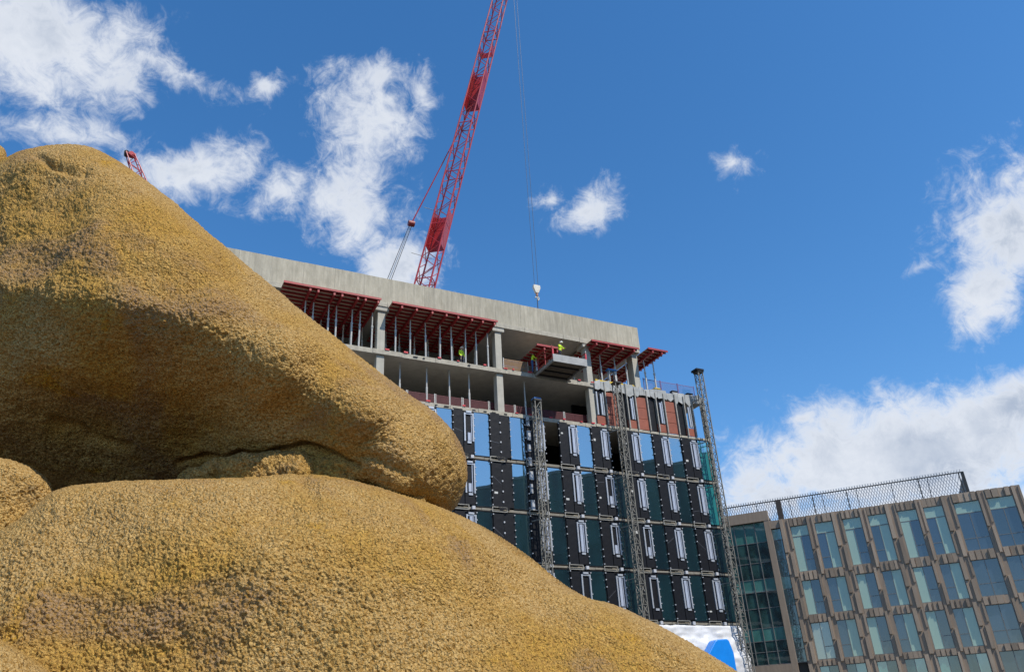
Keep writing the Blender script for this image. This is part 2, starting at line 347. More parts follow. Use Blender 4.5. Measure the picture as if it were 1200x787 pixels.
def clips_mesh(h, rs, dbl=False):
    m = MB(); k = 7
    for sx in (-1, 1):
        for i in range(k):
            if rs.random() < .1: continue
            z = .12 + (h - .24) * i / (k - 1) + rs.uniform(-.05, .05); x = sx * (PW / 2 + .02); m.box(x - .036, x + .036, -.18, -.09, z - .036, z + .036)
    if dbl:
        for i in range(4): z = .4 + i * .8; m.box(-.06, .04, -.19, -.115, z - .06, z + .06)
    return m
BRKT = MB().box(-.12, .12, -.20, .10, -.12, .12).mesh('bracket_block', CLIP)
CHAN = MB().box(-.62, .62, -.16, -.10, .14, .19).box(-.62, .62, -.16, -.10, -.19, -.14).box(-.62, -.56, -.16, -.10, -.139, .139).box(.56, .62, -.16, -.10, -.139, .139).mesh('bracket_channel', GALV)
cache = {}
for ri, (z0, z1) in enumerate(rows):
    h = z1 - z0
    for k in range(-5, 8):
        gx = GC + PIT * k
        opening = ri == 3 and k in (2, 4)
        if not opening and gx + GW / 2 < X1:
            end = k == 7 and ri in (2, 3)
            p = place('glass_pane', PANEE if end else PANE, T, (gx, .02, z0), scale=(1, 1, h))
            p.rotation_euler = (random.uniform(-.006, .006), 0, random.uniform(-.006, .006))
            place('pane_frame', FRAME, p)
        cx = gx - PIT / 2; vent = k != 1
        key = (ri, vent)
        if key not in cache: cache[key] = panel_mesh(h, vent).mesh('cladding_panel', BLACK)
        pn = place('cladding_panel', cache[key], T, (cx, 0, z0))
        ck = ('c', ri, vent, k % 3)
        if ck not in cache: cache[ck] = clips_mesh(h, random.Random(ri * 10 + k), not vent).mesh('fixing_clips', CLIP)
        place('fixing_clips', cache[ck], pn, kind='stuff')
        if vent:
            v = place('vent', VENT, pn, (.44, -.05, h - 2.62 + random.uniform(-.03, .03)))
            if not (ri == 0 and k in (3, 5)): v2 = place('vent_louvre', FIN if random.random() < .8 else FIN2, pn, (.44 + random.uniform(-.05, .05), -.05, h - 2.62))
            place('bracket_block', BRKT, pn, (.62, -.03, -.20))
        rr = random.Random(ri * 31 + k)
        if rr.random() < .45: zz = rr.uniform(.3, h - .8); MB().box(-PW / 2 + .15, -PW / 2 + .15 + rr.uniform(.12, .3), -.128, -.122, zz, zz + rr.uniform(.1, .22)).build('paper_label', mat('label_grey', (.5, .5, .48), .6), pn)
        if rr.random() < .5:
            zz = rr.uniform(.5, h - .5); MB().bar((-PW / 2 + .05, -.124, zz), (-.1, -.124, zz + rr.uniform(-.7, .7)), .05, .004, up=(0, 1, 0)).build('sheen_strip', mat('sheen_grey', (.05, .052, .06), .35), pn)  # slanting paler strips paint the sheen lines of the black panel
        if rr.random() < .3: MB().prism([(-.5, .02), (.5, .05), (.42, -.28 - rr.uniform(0, .2)), (.1, -.18), (-.3, -.34)], -.21, -.20).build('membrane_flap', BLACK, pn, (0, 0, 0))
        place('bracket_channel', CHAN, pn, (-.35, -.05, -.20))
# right end strip of facade
MB().box(X1 - .02, X1 + .25, -.05, .4, Z[0], Z[5] - .4).build('corner_trim', GALV, T)

# level 8, right: terracotta boards and black slots
for k in range(4, 8):
    gx = GC + PIT * k
    if k < 7:
        hz = (Z[5] - .62 - Z[4] - .12) / 3
        for j in range(3):
            MB().box(gx - .50, gx + .50, -.06 + random.uniform(-.01, .01), .02, Z[4] + .12 + j * hz, Z[4] + .12 + (j + 1) * hz - .03).build('terracotta_board', TERRA, T, bevel=.008)
    vx = gx - PIT / 2 + .35
    if vx > 35:
        MB().box(vx - .42, vx + .45, -.05, .03, Z[4] + .12, Z[4] + .86).build('terracotta_board', TERRA, T, bevel=.008)
        MB().box(vx - .34, vx - .24, -.12, .04, Z[4] + .92, Z[5] - .75).box(vx + .05, vx + .20, -.12, .02, Z[4] + .95, Z[5] - .9).box(vx + .28, vx + .36, -.12, .04, Z[4] + .92, Z[5] - .75).build('vent', ALU, T)
    for dx in (-.62, .62, -1.5):
        q = gx + dx
        if 34.9 < q < X1: MB().box(q - .05, q + .05, -.20, .06, Z[4] + .08, Z[5] + random.uniform(-.1, .45)).build('facade_post', GALV, T)
for (a, b) in ((34.75, 35.65), (36.75, 38.7), (39.82, 41.75), (42.9, 44.0)):
    MB().box(a, b, .06, .16, Z[4] + .1, Z[5] - .4).build('black_backing', BLACK, T)
# ragged upstand along the terrace edge
x = 34.6
while x < X1:
    wd = random.uniform(.45, 1.0); lo = random.uniform(.05, .5); wd = min(wd, X1 - x)
    pts = [(x, Z[5] - .35 - random.uniform(0, .2)), (x + wd * .5, Z[5] - .35 - lo), (x + wd - .03, Z[5] - .35 - random.uniform(0, .2)), (x + wd - .03, Z[5] + random.uniform(.15, .5)), (x, Z[5] + random.uniform(.15, .5))]
    MB().prism(pts, -.10 - random.uniform(0, .05), -.06).build('insulation_flap', mat('insulation_grey', (.42, .43, .42), .7, var=.4, vscale=2, rnd=.2), T); x += wd

# ------------------------------------------------------------------ red table forms
def table_form(x0, x1, y0, y1, ztop, zfloor, label, group, props=True, legs=None, cat='formwork'):
    t = thing('table_form', label, cat, A.w(x0, y0, zfloor), A.rz, group); W = x1 - x0; H = ztop - zfloor; dp = y1 - y0
    MB().box(0, W, 0, dp, H - .03, H).build('deck', PLY, t)
    MB().box(-.02, W + .02, -.06, -.005, H - .14, H + .03).build('edge_board', RED, t)
    ys = np.arange(.25, dp, .55)
    for yy in ys: MB().box(.02, W - .02, yy - .045, yy + .045, H - .17, H - .032).build('joist', RED, t)
    xs = np.linspace(.7, W - .7, max(2, int(round(W / 1.5)))) if legs is None else [l - x0 for l in legs]
    for xx in xs:
        MB().box(xx - .07, xx + .07, 0.0, dp, H - .42, H - .172).build('primary_beam', RED, t)
        if props:
            for yy in (1.55, 4.2):
                if yy < dp:
                    b = MB().cyl((xx, yy, .02), (xx, yy, H * .55), .075, 8).cyl((xx, yy, H * .55), (xx, yy, H - .44), .055, 8).cyl((xx, yy, H * .53), (xx, yy, H * .57), .10, 8).box(xx - .12, xx + .12, yy - .12, yy + .12, 0.0, .02)
                    pr = b.build('prop', PROP, t); pr.rotation_euler = (random.uniform(-.012, .012), random.uniform(-.010, .010), 0)
    return t
table_form(7.95, 15.30, -1.15, 6.0, ZS - .06, Z[5], 'red formwork table in the leftmost open bay beside the boulder', 'red formwork tables', legs=[9.9, 10.5, 11.7, 12.3, 13.5, 14.1, 15.1])
table_form(16.2, 25.15, -1.15, 6.0, ZS - .12, Z[5], 'long red formwork table between the two left concrete columns', 'red formwork tables', legs=[17.0, 18.2, 19.5, 20.7, 21.7, 22.9, 23.85, 24.9])
table_form(34.1, 38.95, -1.15, 5.0, ZS - .25, Z[5], 'red formwork table in the right bay left of the corner column', 'red formwork tables', legs=[34.6, 35.8, 37.3, 38.5])
table_form(39.9, 42.0, -1.3, 6.5, ZS - .10, Z[5], 'small red formwork table sticking out past the corner column', 'red formwork tables', legs=[40.4, 41.4])

# single props and barriers on the open floor below
def lone_prop(x, y, z0, z1, label):
    t = thing('steel_prop', label, 'prop', A.w(x, y, z0), A.rz, 'steel props under the open slabs'); h = z1 - z0
    MB().cyl((0, 0, .02), (0, 0, h * .5), .085, 10).build('outer_tube', PROP, t); MB().cyl((0, 0, h * .5), (0, 0, h - .02), .06, 10).build('inner_tube', PROP, t)
    MB().box(-.13, .13, -.13, .13, 0, .02).box(-.13, .13, -.13, .13, h - .02, h).build('end_plate', PROP, t)
for i, x in enumerate((17.6, 19.8, 21.7, 23.4, 28.4)):
    lone_prop(x, 1.0, Z[4], Z[5] - .345, ['steel prop nearest the boulder on the lower open floor', 'second steel prop from the boulder on the lower open floor', 'third steel prop from the boulder on the lower open floor', 'steel prop just left of the column on the lower open floor', 'steel prop right of the column on the lower open floor'][i])
def barrier(x, y, z, wd, label, m=DKRED, h=1.15, group='edge barriers', open_=False):
    t = thing('edge_barrier', label, 'barrier', A.w(x, y, z), A.rz, group)
    for px in (.03, wd - .03): MB().box(px - .025, px + .025, -.03, .03, 0, h + .08).build('post', m if open_ else PROP, t)
    MB().box(.06, wd - .06, -.015, .015, h - .05, h).build('top_rail', m, t); MB().box(.06, wd - .06, -.015, .015, .02, .2).build('toe_board', m, t)
    ms = MB()
    for zz in np.arange(.26, h - .06, .09): ms.box(.06, wd - .06, -.008, .008, zz, zz + (.012 if open_ else .05))
    for xx in np.arange(.15, wd - .06, .12): ms.box(xx, xx + (.01 if open_ else .02), -.012, -.009, .2, h - .05)
    ms.build('mesh', m, t, kind='stuff')
NB = 0
for i in range(8):
    barrier(15.9 + i * 2.3, .95, Z[4], 2.25, 'dark red mesh barrier on the lower open floor, ' + ['nearest the boulder', 'second from the boulder', 'third from the boulder', 'left of the column foot', 'right of the column foot', 'behind the leftmost mast top', 'third left of the right column', 'just left of the right column'][i])
for i in range(4):
    barrier(16.3 + i * 2.35, 5.2, Z[5], 2.3, 'dark red mesh barrier deep in the top floor behind the props, ' + ['first from the left', 'second from the left', 'third from the left', 'nearest the middle column'][i])
PURP = mat('terrace_fence', (.16, .13, .30), .6)
for i in range(3):
    barrier(40.2 + i * 1.9, .45, Z[5] + .02, 1.88, 'thin purple mesh fence on the terrace, ' + ['nearest the corner column', 'middle length', 'nearest the right lattice mast'][i], m=PURP, h=1.5, open_=True)
for i, x in enumerate((41.3, 43.2, 44.9)):
    t = thing('ballast_block', ['yellow-topped ballast block at the left of the terrace edge', 'ballast block in the middle of the terrace edge', 'ballast block by the right lattice mast on the terrace edge'][i], 'ballast', A.w(x, .12, Z[5] + .02), A.rz, 'ballast blocks on the terrace')
    MB().box(-.3, .3, -.15, .2, 0, .42).build('block', mat('ballast_grey', (.3, .3, .3), .8, var=.3), t, bevel=.05); MB().box(-.33, .33, -.18, .23, .43, .56).build('cap', YEL if i == 0 else BLK2, t, bevel=.04)
# yellow barrier and blue trestle in the right bay
t = thing('yellow_barrier', 'yellow toe board along the slab edge in the right bay', 'barrier', A.w(34.9, .12, Z[5]), A.rz)
MB().box(0, 4.0, -.03, .03, .30, .52).build('board', YEL, t)
for x in (.1, 2, 3.9): MB().box(x - .03, x + .03, .035, .08, 0, .6).build('post', YEL, t)
t = thing('yellow_formwork_stack', 'stack of yellow formwork beams deep in the right bay', 'formwork', A.w(35.2, 3.6, Z[5]), A.rz)
for j in range(5): MB().box(0, 2.6, j % 2 * .05, .6, j * .3, j * .3 + .24).build('beam', YEL, t, bevel=.01)
t = thing('blue_trestle', 'blue-topped steel trestle by the slab edge in the right bay', 'trestle', A.w(36.9, .5, Z[5]), A.rz)
MB().box(-.45, .45, -.2, .2, 1.75, 1.9).build('top', BLUE, t)
for sx in (-.35, .35):
    for sy in (-.15, .15): MB().bar((sx, sy, 0), (sx * .8, sy * .7, 1.75), .07).build('leg', PROP, t)

# ------------------------------------------------------------------ loading platform with table form and workers
LP = thing('loading_platform', 'timber loading platform jutting out of the open middle bay, seen from below', 'platform', A.w(28.9, -3.2, Z[5] - .02), A.rz)
for i in range(14):
    MB().box(.0, 3.1, i * .27, i * .27 + .25, .02, .07).build('plank', PLANK, LP)
for x in (0.05, 3.05): MB().box(x - .07, x + .07, -.02, 4.4, -.20, .015).build('side_beam', GALV, LP)
for y in (.15, 1.1, 2.1, 3.0): MB().box(.13, 2.97, y - .05, y + .05, -.12, .015).build('cross_beam', DARKFR, LP)
MB().box(-.02, 3.12, -.09, -.03, -.22, .42).build('front_board', mat('platform_grey', (.38, .38, .37), .6, var=.3), LP)
MB().box(-.06, .0, -.04, 3.6, 1.0, 1.06).box(-.06, .0, -.04, 3.6, .5, .55).build('guard_rail', RED, LP)
MB().box(3.10, 3.16, -.04, 3.6, 1.0, 1.06).box(3.10, 3.16, -.04, 3.6, .5, .55).build('guard_rail', RED, LP)
for x in (-.03, 3.13):
    for y in (.0, 1.2, 2.4, 3.5): MB().box(x - .03, x + .03, y - .03, y + .03, .0, 1.2).build('rail_post', PROP if x > 1 else RED, LP)
for x in (0.02, 3.08): MB().box(x - .06, x + .06, -.08, .03, .42, .9).build('end_post', mat('red_bright', (.55, .03, .05), .5), LP)
table_form(28.2, 30.6, -2.0, 1.6, Z[5] + 1.75, Z[5] + .07, 'small red formwork table standing on the loading platform', 'red formwork tables', legs=[28.9, 30.1])
t = thing('material_trolley', 'blue tubular trolley behind the loading platform', 'trolley', A.w(26.6, 1.1, Z[5]), A.rz)
MB().box(0, 2.2, 0, .9, .35, .45).build('bed', BLUE, t)
for x in (.05, 2.15):
    for y in (.05, .85): MB().cyl((x, y, 0.1), (x, y, 1.5), .045).build('upright', BLUE, t)
MB().cyl((.05, .05, 1.45), (2.15, .05, 1.45), .04).cyl((.05, .85, 1.45), (2.15, .85, 1.45), .04).cyl((.05, .05, .95), (2.15, .05, .95), .04).build('rail', BLUE, t)
for x in (.3, 1.9):
    for y in (.1, .8): MB().cyl((x, y - .04, .1), (x, y + .04, .1), .1, 10).build('wheel', BLK2, t)
barrier(26.2, .3, Z[5], 2.3, 'tan mesh edge barrier left of the loading platform', m=mat('tan_mesh', (.28, .17, .09), .7), group='edge barriers')

def person(name, label, pos, rz, joints, tro, vest, helmet=HAT):
    """one skinned body: joints give the pose; faces are coloured by height and limb"""
    V, Ed, Rd, tagv = [], [], [], []
    def vtx(p, r, t): V.append(p); Rd.append(r); tagv.append(t); return len(V) - 1
    J = joints
    pel = vtx(J['pelvis'], (.15, .11), 'leg'); wa = vtx(J['waist'], (.145, .105), 'tor'); ch = vtx(J['chest'], (.175, .12), 'tor'); nk = vtx(J['neck'], (.06, .06), 'skin'); hd = vtx(J['head'], (.095, .11), 'skin'); ht = vtx(tuple(a + b for a, b in zip(J['head'], (0, 0, .10))), (.07, .08), 'skin')
    Ed += [(pel, wa), (wa, ch), (ch, nk), (nk, hd), (hd, ht)]
    for sd in ('l', 'r'):
        a = [vtx(J['sh' + sd], (.075, .075), 'arm'), vtx(J['el' + sd], (.052, .052), 'arm'), vtx(J['wr' + sd], (.034, .034), 'arm')]
        Ed += [(ch, a[0]), (a[0], a[1]), (a[1], a[2])]
        d = (Vector(J['wr' + sd]) - Vector(J['el' + sd])).normalized(); side = d.cross(Vector((0, 0, 1)))
        side = side.normalized() if side.length > .1 else Vector((1, 0, 0))
        wv = Vector(J['wr' + sd]); pm = vtx(tuple(wv + d * .08), (.042, .02), 'skin'); Ed.append((a[2], pm))
        for fi, ln in ((-1.5, .075), (-.5, .09), (.5, .085), (1.5, .065)):
            b = wv + d * .12 + side * fi * .022; f1 = vtx(tuple(b), (.010, .010), 'skin'); f2 = vtx(tuple(b + d * ln * .8 + Vector((0, 0, -.02))), (.008, .008), 'skin'); Ed += [(pm, f1), (f1, f2)]
        b = wv + d * .05 + side * .055; f1 = vtx(tuple(b), (.011, .011), 'skin'); Ed.append((a[2], f1)); f2 = vtx(tuple(b + d * .05 + side * .01), (.009, .009), 'skin'); Ed.append((f1, f2))
        l = [vtx(J['hi' + sd], (.10, .10), 'leg'), vtx(J['kn' + sd], (.068, .068), 'leg'), vtx(J['an' + sd], (.046, .046), 'leg'), vtx(tuple(Vector(J['an' + sd]) + Vector((0, -.16, -.05))), (.045, .035), 'boot')]
        Ed += [(pel, l[0]), (l[0], l[1]), (l[1], l[2]), (l[2], l[3])]
    me = bpy.data.meshes.new('tmp'); me.from_pydata(V, Ed, []); o = bpy.data.objects.new('tmp', me); col.objects.link(o)
    o.modifiers.new('skin', 'SKIN'); sub = o.modifiers.new('sub', 'SUBSURF'); sub.levels = 1; sub.render_levels = 1
    for i, rd in enumerate(Rd): me.skin_vertices[0].data[i].radius = rd
    me.skin_vertices[0].data[0].use_root = True
    dg = bpy.context.evaluated_depsgraph_get(); fin = bpy.data.meshes.new_from_object(o.evaluated_get(dg)); bpy.data.objects.remove(o)
    fin.materials.clear()
    for m_ in (vest, tro, SKIN, BLK2, vest): fin.materials.append(m_)
    key = {'tor': 0, 'leg': 1, 'skin': 2, 'boot': 3, 'arm': 4}; VV = np.array(V)
    for p in fin.polygons:
        i = int(np.argmin(((VV - np.array(p.center)) ** 2).sum(1))); p.material_index = key[tagv[i]]; p.use_smooth = True
    fin.name = 'body'
    root = thing(name, label, 'person', pos, rz, 'site workers'); place('body', fin, root)
    hb = MB(); hx, hy, hz = J['head']; nseg = 12
    for k, (zz, rr) in enumerate(((.04, .155), (.055, .135), (.11, .125), (.155, .085), (.175, .02))):
        hb.v += [(hx + rr * math.cos(2 * math.pi * i / nseg), hy - .01 + rr * 1.12 * math.sin(2 * math.pi * i / nseg), hz + zz) for i in range(nseg)]
    for k in range(4): hb.f += [(k * nseg + i, k * nseg + (i + 1) % nseg, (k + 1) * nseg + (i + 1) % nseg, (k + 1) * nseg + i) for i in range(nseg)]
    hb.f += [tuple(4 * nseg + i for i in range(nseg)), tuple(nseg - 1 - i for i in range(nseg))]
    hb.build('helmet', helmet, root)
    return root
stand = dict(pelvis=(0, 0, .95), waist=(0, 0, 1.12), chest=(0, -.01, 1.36), neck=(0, -.02, 1.52), head=(0, -.04, 1.64), shl=(-.19, 0, 1.42), shr=(.19, 0, 1.42), ell=(-.25, -.02, 1.14), elr=(.25, -.02, 1.14), wrl=(-.23, -.16, .93), wrr=(.23, -.16, .93),
             hil=(-.09, 0, .90), hir=(.09, 0, .90), knl=(-.10, -.03, .50), knr=(.10, -.02, .50), anl=(-.11, .02, .09), anr=(.11, .02, .09))
reach = dict(stand, elr=(.30, -.22, 1.20), wrr=(.20, -.46, 1.16), ell=(-.28, -.20, 1.18), wrl=(-.14, -.44, 1.14), waist=(0, -.03, 1.12), chest=(0, -.10, 1.34), neck=(0, -.15, 1.49), head=(0, -.20, 1.60), shl=(-.19, -.09, 1.41), shr=(.19, -.09, 1.41))
person('person', 'worker in yellow hi-vis and white helmet at the front of the loading platform', A.w(29.85, -2.75, Z[5] + .07), A.rz + .5, reach, DTR, VEST)
person('person', 'worker in yellow vest and blue trousers beside the red table on the platform', A.w(28.55, -.35, Z[5] + .03), A.rz + 1.2, reach, DENIM, VEST)
person('person', 'worker in bright yellow vest among the props of the left bay', A.w(22.7, .75, Z[5] + .02), A.rz + .3, stand, DTR, VEST)

# stacked materials on the open floors
def stack(x, y, z, n, size, m, label):
    t = thing('material_stack', label, 'materials', A.w(x, y, z), A.rz + random.uniform(-.08, .08), 'materials stacked on the open floors'); L_, W_, H_ = size
    for bx_ in (.15 * L_, .85 * L_): MB().box(bx_ - .05, bx_ + .05, 0, W_, 0, .1).build('bearer', PLANK, t)
    for k in range(n): o = MB().box(0, L_, 0, W_, .102 + k * H_, .102 + (k + 1) * H_ - .008).build('sheet', m, t); o.location = (random.uniform(-.05, .05), random.uniform(-.04, .04), 0)
stack(26.9, 3.6, Z[5], 9, (2.4, 1.2, .08), PLY, 'stack of plywood sheets in the bay behind the loading platform')
stack(30.3, 4.5, Z[4], 7, (2.5, 1.2, .12), mat('insulation_pack', (.30, .32, .30), .8), 'grey stack of insulation packs on the lower open floor')
stack(21.5, 4.0, Z[4], 6, (3.0, .9, .14), YEL, 'yellow stack of formwork beams on the lower open floor')
# ------------------------------------------------------------------ lattice masts on the facade
def mast(x, y, z0, z1, label, wd=.52):
    t = thing('lattice_mast', label, 'mast', A.w(x, y, z0), A.rz, 'lattice masts up the facade'); h = wd / 2; H = z1 - z0
    for sx in (-h, h):
        for sy in (-h, h): MB().box(sx - .035, sx + .035, sy - .035, sy + .035, 0, H).build('chord', MASTM, t)
    b = MB(); n = int(H / .75); st = H / n
    for i in range(n):
        a0, a1 = i * st, (i + 1) * st; f = 1 if i % 2 else -1
        for sy in (-h, h): b.bar((-h * f, sy, a0), (h * f, sy, a1), .038); b.bar((-h, sy, a1), (h, sy, a1), .038)
        for sx in (-h, h): b.bar((sx, -h * f, a0), (sx, h * f, a1), .038); b.bar((sx, -h, a1), (sx, h, a1), .038)
    b.build('bracing', MASTM, t, kind='stuff')
    for zz in np.arange(4.5, H - 1, 4.0): MB().bar((-h, h, zz), (-h - .3, -y + .05 - .1, zz), .07).bar((h, h, zz), (h + .3, -y + .05 - .1, zz), .07).build('wall_tie', MASTM, t)
    MB().box(-h - .08, h + .08, -h - .08, h + .08, H, H + .12).build('top_frame', DARKFR, t)
    return t
m1 = mast(28.3, -1.05, 0, 25.9, 'lattice mast left of the open panel gap with a blue top')
MB().box(-.3, .3, -.3, .3, 26.03, 26.15).build('blue_cap', BLUE, m1)
m2 = mast(36.2, -1.05, 0, 28.6, 'lattice mast in the middle of the facade rising to the terracotta boards')
m3 = mast(45.45, -1.0, 0, 31.05, 'lattice mast at the right corner of the building rising above the terrace')
MB().box(-.5, .35, -.4, .4, 31.18, 31.36).build('motor_head', BLK2, m3)
# torn pale insulation behind the first mast
for i in range(7):
    z = 17.5 + i * 1.1 + random.uniform(-.2, .2)
    MB().box(27.75, 27.98 + random.uniform(0, .15), -.20, -.13, z, z + random.uniform(.5, .9)).build('insulation_strip', mat('pale_foil', (.55, .56, .58), .4, .2, var=.4, vscale=3), T)

# ------------------------------------------------------------------ white sheeting round the base, blue panel
def vnoise(P, seed=0):
    P = np.asarray(P, float); i = np.floor(P).astype(np.int64); f = P - i; f = f * f * f * (f * (f * 6 - 15) + 10); out = np.zeros(len(P))
    for dx in (0, 1):
        for dy in (0, 1):
            for dz in (0, 1):
                hsh = (i[:, 0] + dx) * 374761393 + (i[:, 1] + dy) * 668265263 + (i[:, 2] + dz) * 2147483647 + seed * 144269
                hsh = (hsh ^ (hsh >> 13)) * 1274126177; hsh = hsh ^ (hsh >> 16); v = (hsh & 0xFFFF) / 65535.0
                wx = f[:, 0] if dx else 1 - f[:, 0]; wy = f[:, 1] if dy else 1 - f[:, 1]; wz = f[:, 2] if dz else 1 - f[:, 2]; out += v * wx * wy * wz
    return out * 2 - 1
nx, nz = 150, 70
xs = np.linspace(8, 47.4, nx); zs = np.linspace(0, 9.25, nz); XX, ZZ = np.meshgrid(xs, zs)
pp = np.stack([XX.ravel(), ZZ.ravel(), np.zeros(XX.size)], 1)
bul = .22 * np.abs(vnoise(pp * .9, 3)) + .14 * np.abs(vnoise(pp * 2.2 + 9, 5)) + .06 * vnoise(pp * 5, 8)
bel = np.clip((9.25 - pp[:, 1]) / 3, 0, 1) * .5; cor = np.clip((pp[:, 0] - 45.6) / 1.8, 0, 1)
zcap = np.where(pp[:, 0] > 46.1, 7.3 - (pp[:, 0] - 46.1) * .9, 9.25)
YY = -.22 - bul - bel + cor ** 1.5 * 2.6; ZF = np.minimum(pp[:, 1] + .05 * vnoise(pp * 1.7, 4), zcap + .1 * vnoise(pp * 2, 6))
b = MB(); b.v = [tuple(q) for q in np.stack([pp[:, 0], YY, ZF], 1)]; b.f = [(j * nx + i, j * nx + i + 1, (j + 1) * nx + i + 1, (j + 1) * nx + i) for j in range(nz - 1) for i in range(nx - 1)]
sh = b.build('white_sheeting', SHEET, None, A.w(0, 0, 0), label='crumpled white plastic sheeting wrapped round the base of the building', cat='sheeting'); sh.rotation_euler.z = A.rz
for p in sh.data.polygons: p.use_smooth = True
sd = sh.modifiers.new('solid', 'SOLIDIFY'); sd.thickness = .02
bp = MB().prism([(40.75, 0.02), (40.75, 6.75), (41.80, 7.92), (41.95, 8.02), (42.98, 8.08), (43.16, 7.94), (43.42, 7.1), (43.5, 0.02)], -1.9, -1.05).build('blue_container', BLUEP, None, A.w(0, 0, 0), bevel=.08, label='bright blue container with chamfered top in front of the white sheeting', cat='container'); bp.rotation_euler.z = A.rz

# ------------------------------------------------------------------ tower cranes
def lattice(parent, p, q, w0, w1, name='jib', bays=30, m=CRANE, ct=.11, bt=.05, side=None):
    p = Vector(p); q = Vector(q); d = (q - p).normalized(); sx = side or d.cross(Vector((0, 0, 1))); sx = Vector(sx).normalized(); sz = sx.cross(d).normalized()
    ch = []
    def wdt(f): return (w0 + (w1 - w0) * f)
    for a, c in ((-1, -1), (1, -1), (1, 1), (-1, 1)):
        P0 = p + sx * a * w0 / 2 + sz * c * w0 / 2; P1 = q + sx * a * w1 / 2 + sz * c * w1 / 2; ch.append((P0, P1))
        MB().cyl(P0, P1, ct, 8, ct * .8).build(name + '_chord', m, parent)
    b = MB()
    for s_ in range(4):
        A0, A1 = ch[s_]; B0, B1 = ch[(s_ + 1) % 4]
        for i in range(bays):
            f0, f1 = i / bays, (i + 1) / bays
            u, v = (A0, A1, ), (B0, B1)
            a0 = A0.lerp(A1, f0); a1 = A0.lerp(A1, f1); b0 = B0.lerp(B1, f0); b1 = B0.lerp(B1, f1)
            b.cyl(a0, b1 if i % 2 == 0 else a1, bt, 5) if i % 2 == 0 else b.cyl(b0, a1, bt, 5)
            if i % 5 == 0: b.cyl(a0, b0, bt * 1.3, 5)
    b.build(name + '_bracing', m, parent, kind='stuff')
    return ch, sx, sz
def seg_plates(parent, ch, f0, f1, m=CRANE):
    for s_ in (0, 1, 3):
        A0, A1 = ch[s_]; B0, B1 = ch[(s_ + 1) % 4]; a0 = A0.lerp(A1, f0); a1 = A0.lerp(A1, f1); b0 = B0.lerp(B1, f0); b1 = B0.lerp(B1, f1)
        off = (a1 - a0).cross(b0 - a0).normalized() * .03; k = .06
        a0_, b0_, a1_, b1_ = a0.lerp(b0, k), b0.lerp(a0, k), a1.lerp(b1, k), b1.lerp(a1, k)
        b = MB(); b.v = [tuple(x + off * sg) for sg in (-1, 1) for x in (a0_, b0_, b1_, a1_)]; b.f = [(0, 1, 2, 3), (7, 6, 5, 4), (0, 4, 5, 1), (1, 5, 6, 2), (2, 6, 7, 3), (3, 7, 4, 0)]
        b.build('jib_plate', m, parent)
def along(P0, P1, X, Y):               # parameter where a sight line passes closest to a segment
    r = ray(X, Y).normalized(); d = P1 - P0; w0 = P0 - CAM; a = d.dot(d); b_ = d.dot(r); c_ = 1; dd = d.dot(w0); e = r.dot(w0)
    return (b_ * e - c_ * dd) / (a * c_ - b_ * b_)
hx, hz = A.px(629, 342, 7); tx, tz = A.px(597.5, -54, 7); fx, fz = A.px(481, 398, 17)
CRW = A.w(fx, 17, 0); cr = thing('tower_crane', 'tall red luffing tower crane with hoist ropes rising behind the unfinished building', 'crane', CRW)
foot = A.w(fx, 17, fz) - CRW; tip = A.w(hx, 7, tz) - CRW
ch, sx, sz = lattice(cr, foot, tip, 1.75, 1.35, 'jib', 40, ct=.10, bt=.045, side=(A.x * .82 + A.y * -.57))
wf, wt_ = foot + CRW, tip + CRW
for (xa, ya, xb, yb) in ((497, 340, 506, 296 + 6), ):
    pass
seg_plates(cr, ch, along(wf, wt_, 508, 290), along(wf, wt_, 519, 250)); seg_plates(cr, ch, along(wf, wt_, 551, 125), along(wf, wt_, 562, 84))
seg_plates(cr, ch, along(wf, wt_, 566, 62), along(wf, wt_, 567.5, 56))
MB().cyl(tip + Vector((-.4, 0, 0)), tip + Vector((.4, 0, 0)), .5, 12).build('tip_sheave', BLK2, cr)
# tower under the jib
b0 = Vector((0, 0, 0)); lattice(cr, (0, 0, 0), (0, 0, foot.z - 1.5), 1.9, 1.9, 'tower', 30, side=A.x)
MB().box(-1.6, 1.6, -1.6, 1.6, foot.z - 1.5, foot.z - .6).build('slew_platform', CRANE, cr)
# luffing line: jib -> pulley block -> frame at the back
jf = along(wf, wt_, 541, 122); jp = foot.lerp(tip, jf)
def on_plane(X, Y, P0, nrm): r = ray(X, Y); return CAM + r * ((P0 - CAM).dot(nrm) / r.dot(nrm))
hd_ = Vector((tip.x - foot.x, tip.y - foot.y, 0)).normalized(); nrm = hd_.cross(Vector((0, 0, 1)))
blk = on_plane(482, 262, wf + A.x * -.6, nrm) - CRW; bot = on_plane(452, 338, wf + A.x * -.6, nrm) - CRW
if (blk - foot).length > 60: blk = A.w(*[A.px(482, 262, 17)[0], 17, A.px(482, 262, 17)[1]]) - CRW; bot = A.w(A.px(452, 338, 17)[0], 17, A.px(452, 338, 17)[1]) - CRW
MB().cyl(jp, blk, .07, 8).build('luffing_pendant', CRANE, cr)
sdv = A.x * .14
for s_ in (-1, 1): MB().cyl(blk + sdv * s_, bot + sdv * s_ * 1.6, .035, 6).build('luffing_rope', ROPE, cr)
MB().cyl(blk, bot, .055, 8).build('luffing_rope', ROPEL, cr)
MB().cyl(blk - A.x * .34, blk + A.x * .34, .34, 14).build('pulley_block', mat('pulley_red', (.22, .02, .02), .5), cr)
MB().bar(bot, foot + Vector((0, 0, .3)), .3).build('back_strut', CRANE, cr)
